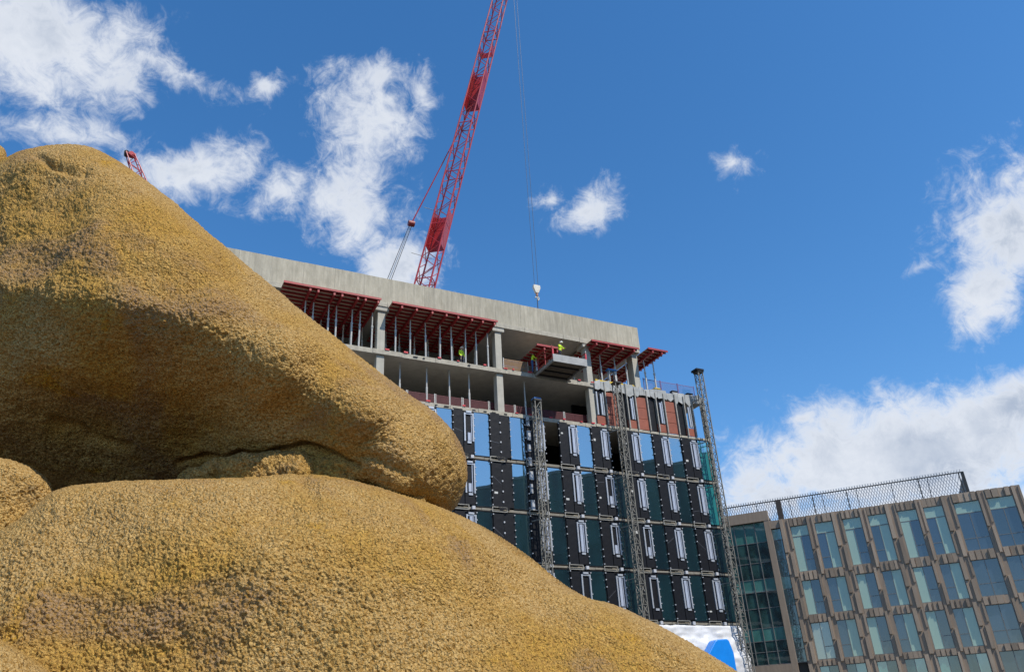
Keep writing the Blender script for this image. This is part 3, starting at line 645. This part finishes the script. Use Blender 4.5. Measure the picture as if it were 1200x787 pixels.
for (X_, Y_) in ((498, 246), (484, 299)):
    fj = along(wf, wt_, X_ + 22, Y_ + 4); c0, c1 = ch[0]; base = foot.lerp(tip, fj); MB().cyl(base, base - A.x * 2.3 + Vector((0, 0, .2)), .03, 6).build('lamp_arm', GALV, cr)
# hoist ropes and hook
hook = A.w(hx, 7, hz) - CRW
MB().cyl(tip + A.x * -.05 - A.x * .12, hook + Vector((0, 0, .6)) - A.x * .2, .022, 6).build('hoist_rope', ROPE, cr)
MB().cyl(tip + A.x * .25, hook + Vector((0, 0, .6)) + A.x * .2, .022, 6).build('hoist_rope', ROPE, cr)
hb_ = MB().prism([(-.36, .75), (.36, .75), (.40, .45), (.16, -.15), (-.16, -.15), (-.40, .45)], -.14, .14); o = hb_.build('hook_block', mat('hook_cream', (.62, .58, .50), .5, var=.3), cr, hook, bevel=.03); o.rotation_euler.z = A.rz
o = MB().cyl((0, 0, -.15), (0, 0, -.5), .13, 10).build('swivel', mat('swivel_rust', (.30, .14, .08), .6), cr, hook)
hk = bpy.data.curves.new('hook', 'CURVE'); hk.dimensions = '3D'; hk.bevel_depth = .06; spn = hk.splines.new('POLY'); pts = [(0, 0, -.5)] + [(.2 * math.sin(a) , 0, -.75 - .2 * math.cos(a) + .0) for a in np.linspace(.3, 4.6, 10)]
spn.points.add(len(pts) - 1)
for i, q in enumerate(pts): spn.points[i].co = (*q, 1)
ho = bpy.data.objects.new('tmp', hk); col.objects.link(ho); dg = bpy.context.evaluated_depsgraph_get(); hm = bpy.data.meshes.new_from_object(ho.evaluated_get(dg)); bpy.data.objects.remove(ho)
hm.materials.clear(); hm.materials.append(mat('hook_cream', (.62, .58, .50), .5)); o = place('hook', hm, cr, hook, A.rz)
MB().cyl(hook + Vector((0, 0, -.9)), hook + Vector((0, 0, -9)), .05, 6).build('load_sling', ROPE, cr)

# second crane far behind the boulder: only its head shows
E2 = 45
cx2, cz2 = A.px(152.5, 181, E2); bx2, bz2 = A.px(178, 250, E2)
C2W = A.w(bx2, E2, 0); c2 = thing('tower_crane', 'red crane jib tip peeking over the boulder on the left', 'crane', C2W)
top2 = A.w(cx2, E2, cz2) - C2W; bot2 = A.w(bx2, E2, bz2) - C2W
ch2, _, _ = lattice(c2, bot2, top2, 1.9, 1.0, 'jib', 9, ct=.09, bt=.05, side=A.x)
lattice(c2, (0, 0, 0), (0, 0, bot2.z), 2.0, 2.0, 'tower', 40, side=A.x)
for dx in (-.45, .15): MB().cyl(top2 + A.x * dx - A.y * .4, top2 + A.x * dx + A.y * .4, .32, 12).build('head_sheave', BLK2 if dx < 0 else CRANE, c2)
MB().bar(top2 + A.x * -.5, top2 + A.x * .7 + Vector((0, 0, -.1)), .5, .5).build('head_frame', CRANE, c2)

# ------------------------------------------------------------------ brown office building on the right
Q = thing('office_building', 'brown clad office building with teal and blue windows and a rooftop mesh screen', 'building', Bf.w(0, 0, 0), Bf.rz)
WC = [(-7.06, -5.34), (-4.63, -2.85), (-1.88, -.14), (.56, 2.30), (3.35, 5.10), (5.72, 7.48), (8.46, 10.71), (11.39, 13.65)]
HD = [20.62, 15.10, 11.03, 7.05]; SI = [15.96, 11.77, 7.62, 3.45]; PT = 21.49; RX = 14.45
MB().box(-8.1, RX - .02, .55, 16, 0, PT - .5).build('building_core', DARKFR, Q)
MB().box(-8.1, RX - .05, .6, 16, PT - .45, PT - .30).build('roof', ROOFM, Q)
def cw(name, b, m, loc=(0, 0, 0), par=None, **k): return b.build(name, m, par or Q, loc, **k)
def pier(x0, x1, seed):                 # pier between windows: flat back with staggered upright fins
    rs = random.Random(seed); wd = x1 - x0
    cw('pier', MB().box(x0, x1, .10, .54, 0, PT - .012), STONE2)
    tops = [PT - .02, 18.0, 15.5, 13.4, 11.4, 9.3, 7.3, 5.2, 3.4, 1.2, 0]
    for i in range(len(tops) - 1):
        z1, z0 = tops[i], tops[i + 1] + .02
        fw = wd * .34
        off = (0.04 if i % 2 == 0 else wd * .50) if wd > .8 else (0.03 if i % 2 == 0 else wd * .52)
        cw('fin', MB().box(x0 + off, x0 + off + fw, -.05, .097, z0, z1), STONE)
        if wd > .8 or i == 0: cw('fin', MB().box(x0 + wd - .2 if i % 2 == 0 else x0 + .02, x0 + wd - .02 if i % 2 == 0 else x0 + .2, .02, .097, z0 + .3, z1 - .1), STONE)
PX = [(-8.06, -7.06)] + [(WC[i][1], WC[i + 1][0]) for i in range(7)] + [(13.65, RX)]
for i, (a, b_) in enumerate(PX): pier(a + .003, b_ - .003, i)
bands = [(HD[0], PT - .02), (HD[1], SI[0]), (HD[2], SI[1]), (HD[3], SI[2]), (.6, SI[3])]
for wi, (a, b_) in enumerate(WC):
    for bi, (z0, z1) in enumerate(bands):
        cw('spandrel', MB().box(a + .002, b_ - .002, .16, .54, z0 + .01, z1 - .01), STONE2)
        nseg = 4; sw = (b_ - a) / nseg; rs = random.Random(wi * 7 + bi)
        for s_ in range(nseg):
            d = rs.choice((-.02, 0.05, .10, .0)); cw('stone_panel', MB().box(a + s_ * sw + .015, a + (s_ + 1) * sw - .015 - rs.choice((0, .08, .16)), d, .155, z0 + .0, z1 - .0), STONE)
def unit_pane(m): return MB().box(0, 1, -.015, .015, 0, 1).mesh('pane', m)
UP_ = {m: unit_pane(MATS[m]) for m in ('teal_panel_glass', 'window_glass', 'curtain_glass', 'curtain_band', 'pale_blind')}
def pane(par, m, x0, x1, z0, z1, y=0):
    o = place('pane', UP_[m], par, (x0, y, z0), scale=(x1 - x0, 1, z1 - z0)); o.rotation_euler = (random.uniform(-.004, .004), 0, random.uniform(-.004, .004)); return o
for wi, (a, b_) in enumerate(WC):
    for ri in range(4):
        z0, z1 = SI[ri], HD[ri]; wd = b_ - a; h = z1 - z0
        fr = MB().box(0, .05, -.05, .06, 0, h).box(wd - .05, wd, -.05, .06, 0, h).box(.05, wd - .05, -.05, .06, 0, .06).box(.05, wd - .05, -.05, .06, h - .06, h)
        zt = h - .06
        wo = place('window', None, Q, (a, .23, z0))
        if ri == 0: zt = h - 1.14; fr.box(.05, wd - .05, -.04, .05, zt, zt + .08); pane(wo, 'teal_panel_glass', .05, wd - .05, zt + .08, h - .06)
        mz = 1.12 if ri < 3 else 1.0
        if wi >= 6:
            fr.box(wd / 2 - .035, wd / 2 + .035, -.04, .05, .06, zt); fr.box(.05, wd / 2 - .036, -.04, .05, mz, mz + .06); fr.box(wd / 2 + .036, wd - .05, -.04, .05, mz, mz + .06)
            for u0, u1 in ((.05, wd / 2 - .035), (wd / 2 + .035, wd - .05)):
                pane(wo, 'window_glass', u0, u1, .06, mz); pane(wo, 'window_glass', u0, u1, mz + .06, zt)
        else:
            left = wi % 2 == 0; sp = wd * .50 if left else wd * .48
            fr.box(sp - .03, sp + .03, -.04, .05, .06, zt)
            tp, wp = ((.05, sp - .03), (sp + .03, wd - .05)) if left else ((sp + .03, wd - .05), (.05, sp - .03))
            special = wi == 0 and ri == 2
            pane(wo, 'pale_blind' if special else ('curtain_band' if ri == 3 else 'teal_panel_glass'), *tp, .06, zt)
            fr.box(wp[0], wp[1], -.04, .05, mz, mz + .06); pane(wo, 'pale_blind' if special else ('curtain_glass' if ri == 3 else 'window_glass'), *wp, .06, mz); pane(wo, 'pale_blind' if special else ('curtain_glass' if ri == 3 else 'window_glass'), *wp, mz + .06, zt)
        cw('frame', fr, GREYFR, par=wo)
# curtain wall block on the left
CL = -16.6
cw('curtain_core', MB().box(CL, -8.12, .7, 15, 0, 21.5), DARKFR)
cw('fascia', MB().box(CL, -9.05, .0, .65, 21.58, 22.63), STONE2); cw('fascia_roof', MB().box(CL, -9.2, .66, 15, 22.3, 22.5), ROOFM)
cw('pier', MB().box(-9.60, -9.02, .02, .64, 0, 21.57), STONE2); cw('base', MB().box(CL, -9.61, .02, .62, 6.3, 7.5), STONE2)
cw('lower_wall', MB().box(CL, -9.61, .3, .6, 0, 6.29), GREYFR)
cw('slot_head', MB().box(-9.015, -8.07, .10, .6, 20.66, PT - .02), STONE2)
ZC = [7.55, 8.75, 9.76, 11.0, 12.9, 14.5, 15.76, 17.4, 19.46, 21.55]
for x0, x1 in [(-9.60 - 1.085 * (i + 1), -9.60 - 1.085 * i) for i in range(6)] + [(-9.0, -8.08)]:
    for i in range(9):
        z0, z1 = ZC[i], ZC[i + 1]
        if x1 > -8.5 and i == 8: z1 = 20.6
        wo = place('window', None, Q, (x0, .34, z0)); band = i in (2, 5, 8)
        pane(wo, 'curtain_band' if band else 'curtain_glass', .04, x1 - x0 - .04, .04, z1 - z0 - .03)
        W_ = x1 - x0; cw('frame', MB().box(-.035, .035, -.10, .06, 0, z1 - z0).box(.036, W_ - .036, -.05, .06, -.03, .03), GREYFR, par=wo)
# rooftop mesh screen
SC = thing('mesh_screen', 'rooftop screen of diagonal metal lattice on the brown office building', 'screen', Bf.w(0, .5, PT - .32), Bf.rz)
zb, zt = .02, 2.42; s0, s1 = -14.5, 10.2
lt = MB(); st = .26
x = s0 - 2.4
while x < s1:
    for sg in (1, -1):
        xa, xb = (x, x + 1.15) if sg > 0 else (x + 1.15, x)
        za, zc_ = zb, zt + .3
        pa, pc = Vector((xa, 0 if sg > 0 else .05, za)), Vector((xb, 0 if sg > 0 else .05, zc_))
        lo, hi = sorted((xa, xb))
        if lo >= s0 and hi <= s1: lt.bar(pa, pc, .045, .03, up=(0, 1, 0))
    x += st
lt.build('lattice', MESHM, SC, kind='stuff')
MB().box(s0, s1, -.06, -.005, zt - .04, zt + .06).build('top_rail', DARKFR, SC)
for px_ in (-4.24, -.85, 6.03, 9.75): MB().box(px_ - .05, px_ + .05, -.10, -.01, 0, zt - .045).build('post', DARKFR, SC)
MB().box(-8.05, -7.5, -.2, .15, 0, zt + .05).build('wide_post', mat('brown_post', (.06, .045, .035), .6), SC)
MB().prism([(s1 - .25, 0), (s1 + .05, 0), (s1 + .05, zt + .05), (s1 - .25, zt + .05)], -.02, .15).build('corner_post', DARKFR, SC)
rs_ = MB()
for yy in np.arange(.3, 9, .3): rs_.bar((s1, yy, 0), (s1, yy + .9, zt), .10, .03, up=(1, 0, 0)); rs_.bar((s1 + .05, yy + .9, 0), (s1 + .05, yy, zt), .10, .03, up=(1, 0, 0))
rs_.build('return_lattice', DARKFR, SC, kind='stuff')
bk = MB()
for px_ in np.arange(s0 + 1, s1, 3.4): bk.bar((px_, .1, zt - .1), (px_, 1.6, 0), .07)
bk.build('back_brace', DARKFR, SC)

# ------------------------------------------------------------------ office block behind the viewer, mirrored in the glass
OBZ = A.rz + R(38.9)
OB = thing('office_block', 'dark office block across the square, seen mirrored in the glass panes', 'building', A.w(57.4, -73.5, 0), OBZ)
MB().box(-42, 55, -20, 0, 0, 43.4).build('wall', BRICK, OB)
winm = MB().box(-1.7, 1.7, -.05, .05, 0, 2.3).mesh('window', mat('dark_window', (.012, .022, .026), .35))
for i in range(20):
    for j in range(10): place('window', winm, OB, (-38 + i * 4.7, .04, 3 + j * 3.95))
MB().box(-42.3, 55.3, -20.3, .3, 43.4, 43.9).build('cornice', mat('cornice', (.12, .12, .12), .8), OB)

# ------------------------------------------------------------------ boulders
def tps(ctrl):
    C = np.array(ctrl, float); P_ = C[:, :2] / 100; n = len(P_)
    def U(a, b): d2 = ((a[:, None] - b[None]) ** 2).sum(-1); return .5 * d2 * np.log(d2 + 1e-9)
    K = U(P_, P_) + np.eye(n) * .02; A_ = np.zeros((n + 3, n + 3)); A_[:n, :n] = K; A_[:n, n] = 1; A_[:n, n + 1:] = P_; A_[n, :n] = 1; A_[n + 1:, :n] = P_.T
    s_ = np.linalg.solve(A_, np.r_[C[:, 2], 0, 0, 0])
    def ev(X):
        X = X / 100; o_ = np.zeros(len(X))
        for i0 in range(0, len(X), 40000): xx = X[i0:i0 + 40000]; o_[i0:i0 + 40000] = U(xx, P_) @ s_[:n] + s_[n] + xx @ s_[n + 1:]
        return o_
    return ev
def smooth_poly(pts, it=3):
    p = np.array(pts, float)
    for _ in range(it): q = np.roll(p, -1, 0); p = np.stack([p * .75 + q * .25, p * .25 + q * .75], 1).reshape(-1, 2)
    return p
def inside(P_, poly):
    x, y = P_[:, 0], P_[:, 1]; r = np.zeros(len(P_), bool); n = len(poly)
    for i in range(n):
        x0, y0 = poly[i]; x1, y1 = poly[(i + 1) % n]
        if y0 == y1: continue
        c = ((y0 > y) != (y1 > y)) & (x < (x1 - x0) * (y - y0) / (y1 - y0) + x0); r ^= c
    return r
def nearest(P_, poly):
    a = poly; d = np.roll(poly, -1, 0) - a; best = np.full(len(P_), 1e18); pt = np.zeros_like(P_)
    for i in range(len(a)):
        t = np.clip(((P_ - a[i]) @ d[i]) / (d[i] @ d[i] + 1e-12), 0, 1); q = a[i] + t[:, None] * d[i]; dd = ((P_ - q) ** 2).sum(1); k = dd < best; best[k] = dd[k]; pt[k] = q[k]
    return np.sqrt(best), pt
fwd, rt, upv = np.array(_F), np.array(RT), np.array(UP)
def rays(P_): return fwd + ((P_[:, :1] - 600) / FPX) * rt - ((P_[:, 1:] - 393.5) / FPX) * upv
def lines(lo, hi, a, b, st):
    v = list(np.arange(max(lo, a), min(hi, b), st)); s_ = st
    if not v: return np.linspace(lo, hi, 40)
    while v[-1] < hi: s_ *= 1.12; v.append(v[-1] + s_)
    s_ = st
    while v[0] > lo: s_ *= 1.12; v.insert(0, v[0] - s_)
    return np.array(v)
ROCK = None
def rock_material():
    m = bpy.data.materials.new('ochre_rock'); m.use_nodes = True; t = m.node_tree; n = t.nodes; l = t.links; p = n['Principled BSDF']; p.inputs['Roughness'].default_value = .85; p.inputs['Specular IOR Level'].default_value = .25
    tcn = n.new('ShaderNodeTexCoord')
    def nz(scale, det=8, rough=.6, dist=0, vec=None):
        x = n.new('ShaderNodeTexNoise'); x.inputs['Scale'].default_value = scale; x.inputs['Detail'].default_value = det; x.inputs['Roughness'].default_value = rough; x.inputs['Distortion'].default_value = dist; l.new(vec or tcn.outputs['Object'], x.inputs['Vector']); return x.outputs['Fac']
    def mrg(s_, a, b_):
        x = n.new('ShaderNodeMapRange'); x.interpolation_type = 'SMOOTHSTEP'; x.inputs['From Min'].default_value = a; x.inputs['From Max'].default_value = b_; l.new(s_, x.inputs[0]); return x.outputs[0]
    def mix(f, a, b_):
        x = n.new('ShaderNodeMix'); x.data_type = 'RGBA'; l.new(f, x.inputs['Factor'])
        for k, c in ((6, a), (7, b_)):
            if isinstance(c, tuple): x.inputs[k].default_value = (*c, 1)
            else: l.new(c, x.inputs[k])
        return x.outputs[2]
    c = mix(mrg(nz(1.1, 5), .40, .66), (.57, .380, .152), (.54, .318, .064))        # sand to golden ochre
    c = mix(mrg(nz(1.15, 6, .62, .8), .49, .67), c, (.36, .232, .125))                 # mauve brown wash
    c = mix(mrg(nz(2.6, 6, .65, .3), .58, .72), c, (.58, .32, .03))                # yellow stains
    c = mix(mrg(nz(5, 5, .6), .60, .75), c, (.42, .265, .09))
    c = mix(mrg(nz(78, 3, .6), .36, .60), (.35, .19, .042), c)                       # darker grit speckle, also painting the pits' shade into the colour
    l.new(c, p.inputs['Base Color'])
    v = n.new('ShaderNodeTexVoronoi'); v.inputs['Scale'].default_value = 72; v.feature = 'SMOOTH_F1'; v.inputs['Smoothness'].default_value = .6
    dn = n.new('ShaderNodeTexNoise'); dn.inputs['Scale'].default_value = 25; l.new(tcn.outputs['Object'], dn.inputs['Vector']); ad = n.new('ShaderNodeVectorMath'); ad.operation = 'MULTIPLY_ADD'; l.new(dn.outputs['Color'], ad.inputs[0]); ad.inputs[1].default_value = (.03, .03, .03); l.new(tcn.outputs['Object'], ad.inputs[2]); l.new(ad.outputs[0], v.inputs['Vector'])
    h = n.new('ShaderNodeMath'); h.operation = 'MULTIPLY_ADD'; l.new(v.outputs['Distance'], h.inputs[0]); h.inputs[1].default_value = -.5; l.new(nz(74, 3, .6, .4), h.inputs[2])
    b = n.new('ShaderNodeBump'); b.inputs['Strength'].default_value = 1.0; b.inputs['Distance'].default_value = .032; l.new(h.outputs[0], b.inputs['Height']); l.new(b.outputs[0], p.inputs['Normal'])
    return m
ROCK = rock_material()
def boulder(name, label, outline, ctrl, rim_px, rim_depth, back, step=1.1, rough=1.0, seed=1, cat='boulder', parent=None, cracks=()):
    poly = smooth_poly(outline); lo = poly.min(0) - 4; hi = poly.max(0) + 4
    gx = lines(lo[0], hi[0], -12, 915, step); gy = lines(lo[1], hi[1], 150, 800, step); NX, NY = len(gx), len(gy)
    GX, GY = np.meshgrid(gx, gy); P_ = np.stack([GX.ravel(), GY.ravel()], 1)
    ins = inside(P_, poly).reshape(NY, NX)
    cell = ins[:-1, :-1] | ins[1:, :-1] | ins[:-1, 1:] | ins[1:, 1:]
    use = np.zeros((NY, NX), bool)
    for a in (0, 1):
        for c in (0, 1): use[a:NY - 1 + a, c:NX - 1 + c] |= cell
    idx = np.full(NY * NX, -1); sel = np.where(use.ravel())[0]; idx[sel] = np.arange(len(sel)); Q_ = P_[sel].copy(); isin = ins.ravel()[sel]
    # distance to outline (coarse polygon is enough)
    dist, npt = nearest(Q_, poly); Q_[~isin] = npt[~isin]; dist[~isin] = 0
    base = tps(ctrl)(Q_); uu = np.clip(dist / rim_px, 0, 1); front = base + rim_depth * (1 - np.sqrt(1 - (1 - uu) ** 2))
    rimz = tps(ctrl)(Q_) + rim_depth
    wide = np.clip(dist / 140., 0, 1); backz = rimz + back * np.sqrt(1 - (1 - wide) ** 2)
    r_ = rays(Q_); cw_ = np.array(CAM); F_ = cw_ + r_ * front[:, None]; B_ = cw_ + r_ * backz[:, None]
    jj, ii = np.where(cell); q = np.stack([idx[jj * NX + ii], idx[(jj + 1) * NX + ii], idx[(jj + 1) * NX + ii + 1], idx[jj * NX + ii + 1]], 1)
    # normals of the front for relief
    fn = np.cross(F_[q[:, 2]] - F_[q[:, 0]], F_[q[:, 3]] - F_[q[:, 1]]); vn = np.zeros_like(F_)
    for k in range(4): np.add.at(vn, q[:, k], fn)
    vn /= np.linalg.norm(vn, axis=1)[:, None] + 1e-12
    flip = (vn * r_).sum(1) > 0; vn[flip] *= -1
    s_ = seed * 10
    dsp = .05 * vnoise(F_ * 1.7, s_) + .028 * vnoise(F_ * 4.1, s_ + 1) + rough * (.009 * vnoise(F_ * 10, s_ + 2) + .006 * vnoise(F_ * 23, s_ + 3) + .0045 * (vnoise(F_ * 48, s_ + 4)) + .0075 * vnoise(F_ * 108, s_ + 5))
    pit = np.clip(vnoise(F_ * 78 + 5, s_ + 6) - .38, 0, 1); dsp -= .020 * rough * pit
    for (pts, wd, dep) in cracks:
        cp = np.array(pts, float); dd = np.full(len(Q_), 1e9)
        wob = 5 * vnoise(np.c_[Q_ / 22, np.zeros(len(Q_))], 77)
        for i in range(len(cp) - 1):
            d_ = cp[i + 1] - cp[i]; t_ = np.clip(((Q_ - cp[i]) @ d_) / (d_ @ d_), 0, 1); dd = np.minimum(dd, np.hypot(*(Q_ + np.c_[0 * wob, wob] - cp[i] - t_[:, None] * d_).T))
        dsp -= dep * np.exp(-(dd / wd) ** 2)
    F_ = F_ + vn * (dsp * np.clip(.35 + uu, 0, 1))[:, None]
    B_ = B_ + r_ * (.06 * vnoise(B_ * 2, s_))[:, None]
    edge = dist <= 1e-6
    bi = np.where(edge, np.arange(len(Q_)), len(Q_) + np.cumsum(~edge) - 1); VV = np.vstack([F_, B_[~edge]]); VV[:, 2] = np.maximum(VV[:, 2], -.08)
    qb = bi[q[:, ::-1]]; keep = ~(edge[q].all(1)); FQ = np.vstack([q[keep], qb[keep]])
    me = bpy.data.meshes.new(name); me.vertices.add(len(VV)); me.vertices.foreach_set('co', VV.astype(np.float32).ravel()); me.loops.add(FQ.size); me.loops.foreach_set('vertex_index', FQ.ravel().astype(np.int32))
    me.polygons.add(len(FQ)); me.polygons.foreach_set('loop_start', (np.arange(len(FQ)) * 4).astype(np.int32)); me.polygons.foreach_set('use_smooth', np.ones(len(FQ), bool)); me.update(calc_edges=True); me.validate()
    me.materials.append(ROCK)
    return place(name, me, parent, label=label if not parent else None, cat=cat if not parent else None)
up_out = [(-330, 420), (-260, 300), (-120, 230), (-20, 200), (8, 184), (30, 176), (62, 173), (105, 175), (140, 192), (172, 213), (207, 240), (247, 276), (287, 311), (332, 346), (382, 386), (432, 425), (482, 463), (512, 486), (533, 508), (544, 532), (545, 560), (539, 582), (527, 600), (500, 605), (440, 600), (360, 600), (250, 605), (100, 615), (-80, 640), (-240, 620), (-320, 540)]
boulder('boulder', 'huge ochre boulder on top, overhanging with a shaded underside', up_out,
        [(-250, 350, 5.9), (-200, 480, 5.6), (-200, 600, 5.6), (0, 210, 5.9), (60, 185, 5.85), (110, 200, 5.75), (0, 270, 5.50), (60, 270, 5.25), (120, 270, 5.12), (190, 270, 5.35), (0, 335, 5.05), (60, 340, 4.85), (140, 345, 4.68), (230, 370, 4.68), (260, 310, 5.15), (330, 360, 5.2), (330, 420, 4.72), (400, 420, 5.1), (430, 480, 4.78), (480, 480, 5.15), (510, 520, 5.2), (535, 550, 5.45), (500, 560, 5.0),
         (0, 425, 4.98), (120, 430, 4.80), (240, 450, 4.86), (330, 480, 4.86), (420, 520, 4.82), (0, 500, 5.2), (120, 500, 5.25), (240, 505, 5.2), (340, 510, 4.88), (0, 550, 5.55), (120, 545, 5.5), (230, 540, 5.25), (310, 538, 4.98), (400, 548, 4.76), (460, 578, 4.82), (100, 600, 6.0), (300, 600, 5.8), (500, 595, 5.15), (430, 595, 5.1)],
        38, .30, 1.6, seed=1, cracks=[([(95, 190), (170, 265), (240, 345), (330, 425), (440, 500), (525, 560)], 34, -.075), ([(0, 335), (110, 350), (240, 372)], 24, -.04), ([(45, 190), (70, 196), (100, 205)], 5, .05), ([(60, 497), (110, 512), (150, 520)], 5, .05), ([(210, 541), (260, 533), (320, 526), (365, 526), (420, 543)], 4, .07), ([(350, 523), (430, 536), (470, 552)], 5, .035)])
low_out = [(-420, 1000), (-330, 800), (-180, 690), (-60, 652), (0, 624), (36, 598), (64, 574), (100, 566), (200, 561), (300, 558), (345, 553), (400, 560), (440, 568), (480, 580), (530, 598), (575, 620), (620, 650), (650, 676), (682, 697), (720, 711), (770, 731), (820, 758), (876, 792), (940, 850), (990, 960), (1010, 1120), (990, 1300), (900, 1440), (500, 1470), (0, 1480), (-380, 1400), (-460, 1200)]
boulder('boulder', 'broad ochre boulder in the foreground carrying the big overhanging one', low_out,
        [(-350, 1300, 2.6), (0, 1420, 2.45), (400, 1420, 2.45), (850, 1380, 2.75), (0, 1100, 2.70), (400, 1100, 2.70), (800, 1100, 3.0), (-300, 900, 3.3), (0, 900, 3.08), (400, 900, 3.05), (780, 930, 3.4), (0, 787, 3.38), (200, 787, 3.30), (400, 787, 3.32), (600, 787, 3.52), (740, 787, 3.80), (820, 790, 4.05), (0, 690, 3.72), (120, 690, 3.60), (250, 690, 3.56), (400, 690, 3.62), (520, 690, 3.84), (640, 720, 4.02), (740, 745, 4.15),
         (60, 620, 3.98), (200, 610, 3.88), (330, 610, 3.88), (450, 620, 3.98), (560, 650, 4.20), (100, 575, 4.30), (200, 572, 4.24), (330, 572, 4.24), (440, 585, 4.32), (520, 612, 4.45), (620, 670, 4.45)],
        30, .22, 1.5, seed=2, cracks=[([(352, 556), (368, 575), (372, 600)], 6, .03), ([(610, 655), (640, 700), (650, 787)], 40, .06)])
led = [(204, 560), (218, 549), (236, 548), (246, 541), (268, 541), (284, 532), (300, 534), (318, 527), (338, 530), (352, 526), (366, 533), (388, 533), (404, 544), (428, 545), (446, 556), (470, 562), (492, 578), (500, 590), (480, 604), (430, 596), (380, 590), (330, 588), (270, 586), (214, 580)]
boulder('ledge', None, led, [(204, 558, 4.86), (230, 556, 4.74), (260, 544, 4.80), (290, 552, 4.68), (330, 532, 4.80), (345, 548, 4.66), (370, 540, 4.80), (400, 556, 4.72), (430, 556, 4.86), (470, 580, 4.90), (330, 570, 4.68), (240, 575, 4.80), (400, 575, 4.74)], 7, .10, .5, step=1.25, rough=1.7, seed=5, parent=bpy.data.objects['boulder.001'])
boulder('boulder', 'small rounded ochre boulder wedged at the left edge between the two big ones', [(-240, 660), (-200, 580), (-110, 540), (-40, 532), (0, 536), (28, 543), (50, 556), (63, 574), (64, 595), (50, 630), (10, 670), (-60, 710), (-160, 720)],
        [(-200, 620, 4.3), (-60, 560, 4.34), (0, 555, 4.42), (40, 565, 4.50), (0, 610, 4.30), (-60, 650, 4.12), (-160, 660, 4.1), (30, 592, 4.44), (0, 580, 4.36), (0, 660, 4.2)], 18, .14, .7, seed=3)
boulder('boulder', 'sunlit ochre boulder cutting the bottom left corner of the view', [(-330, 900), (-260, 760), (-140, 700), (-60, 715), (0, 748), (34, 766), (66, 788), (110, 840), (130, 930), (120, 1150), (60, 1400), (-200, 1440), (-340, 1200)],
        [(-250, 850, 2.75), (-100, 740, 2.9), (0, 765, 3.0), (50, 800, 3.0), (-50, 850, 2.62), (60, 900, 2.75), (0, 1000, 2.45), (-200, 1100, 2.4), (0, 1380, 2.2), (100, 1000, 2.7)], 34, .25, .6, seed=4)
boulder('boulder', 'ochre boulder just peeking in at the left edge behind the top one', [(-330, 330), (-300, 200), (-180, 140), (-80, 145), (-20, 160), (2, 171), (10, 182), (6, 205), (-10, 260), (-60, 420), (-250, 480)],
        [(-250, 300, 6.2), (-100, 170, 6.3), (-10, 180, 6.35), (-60, 300, 6.1), (-200, 420, 6.1)], 26, .3, 1.0, seed=6)
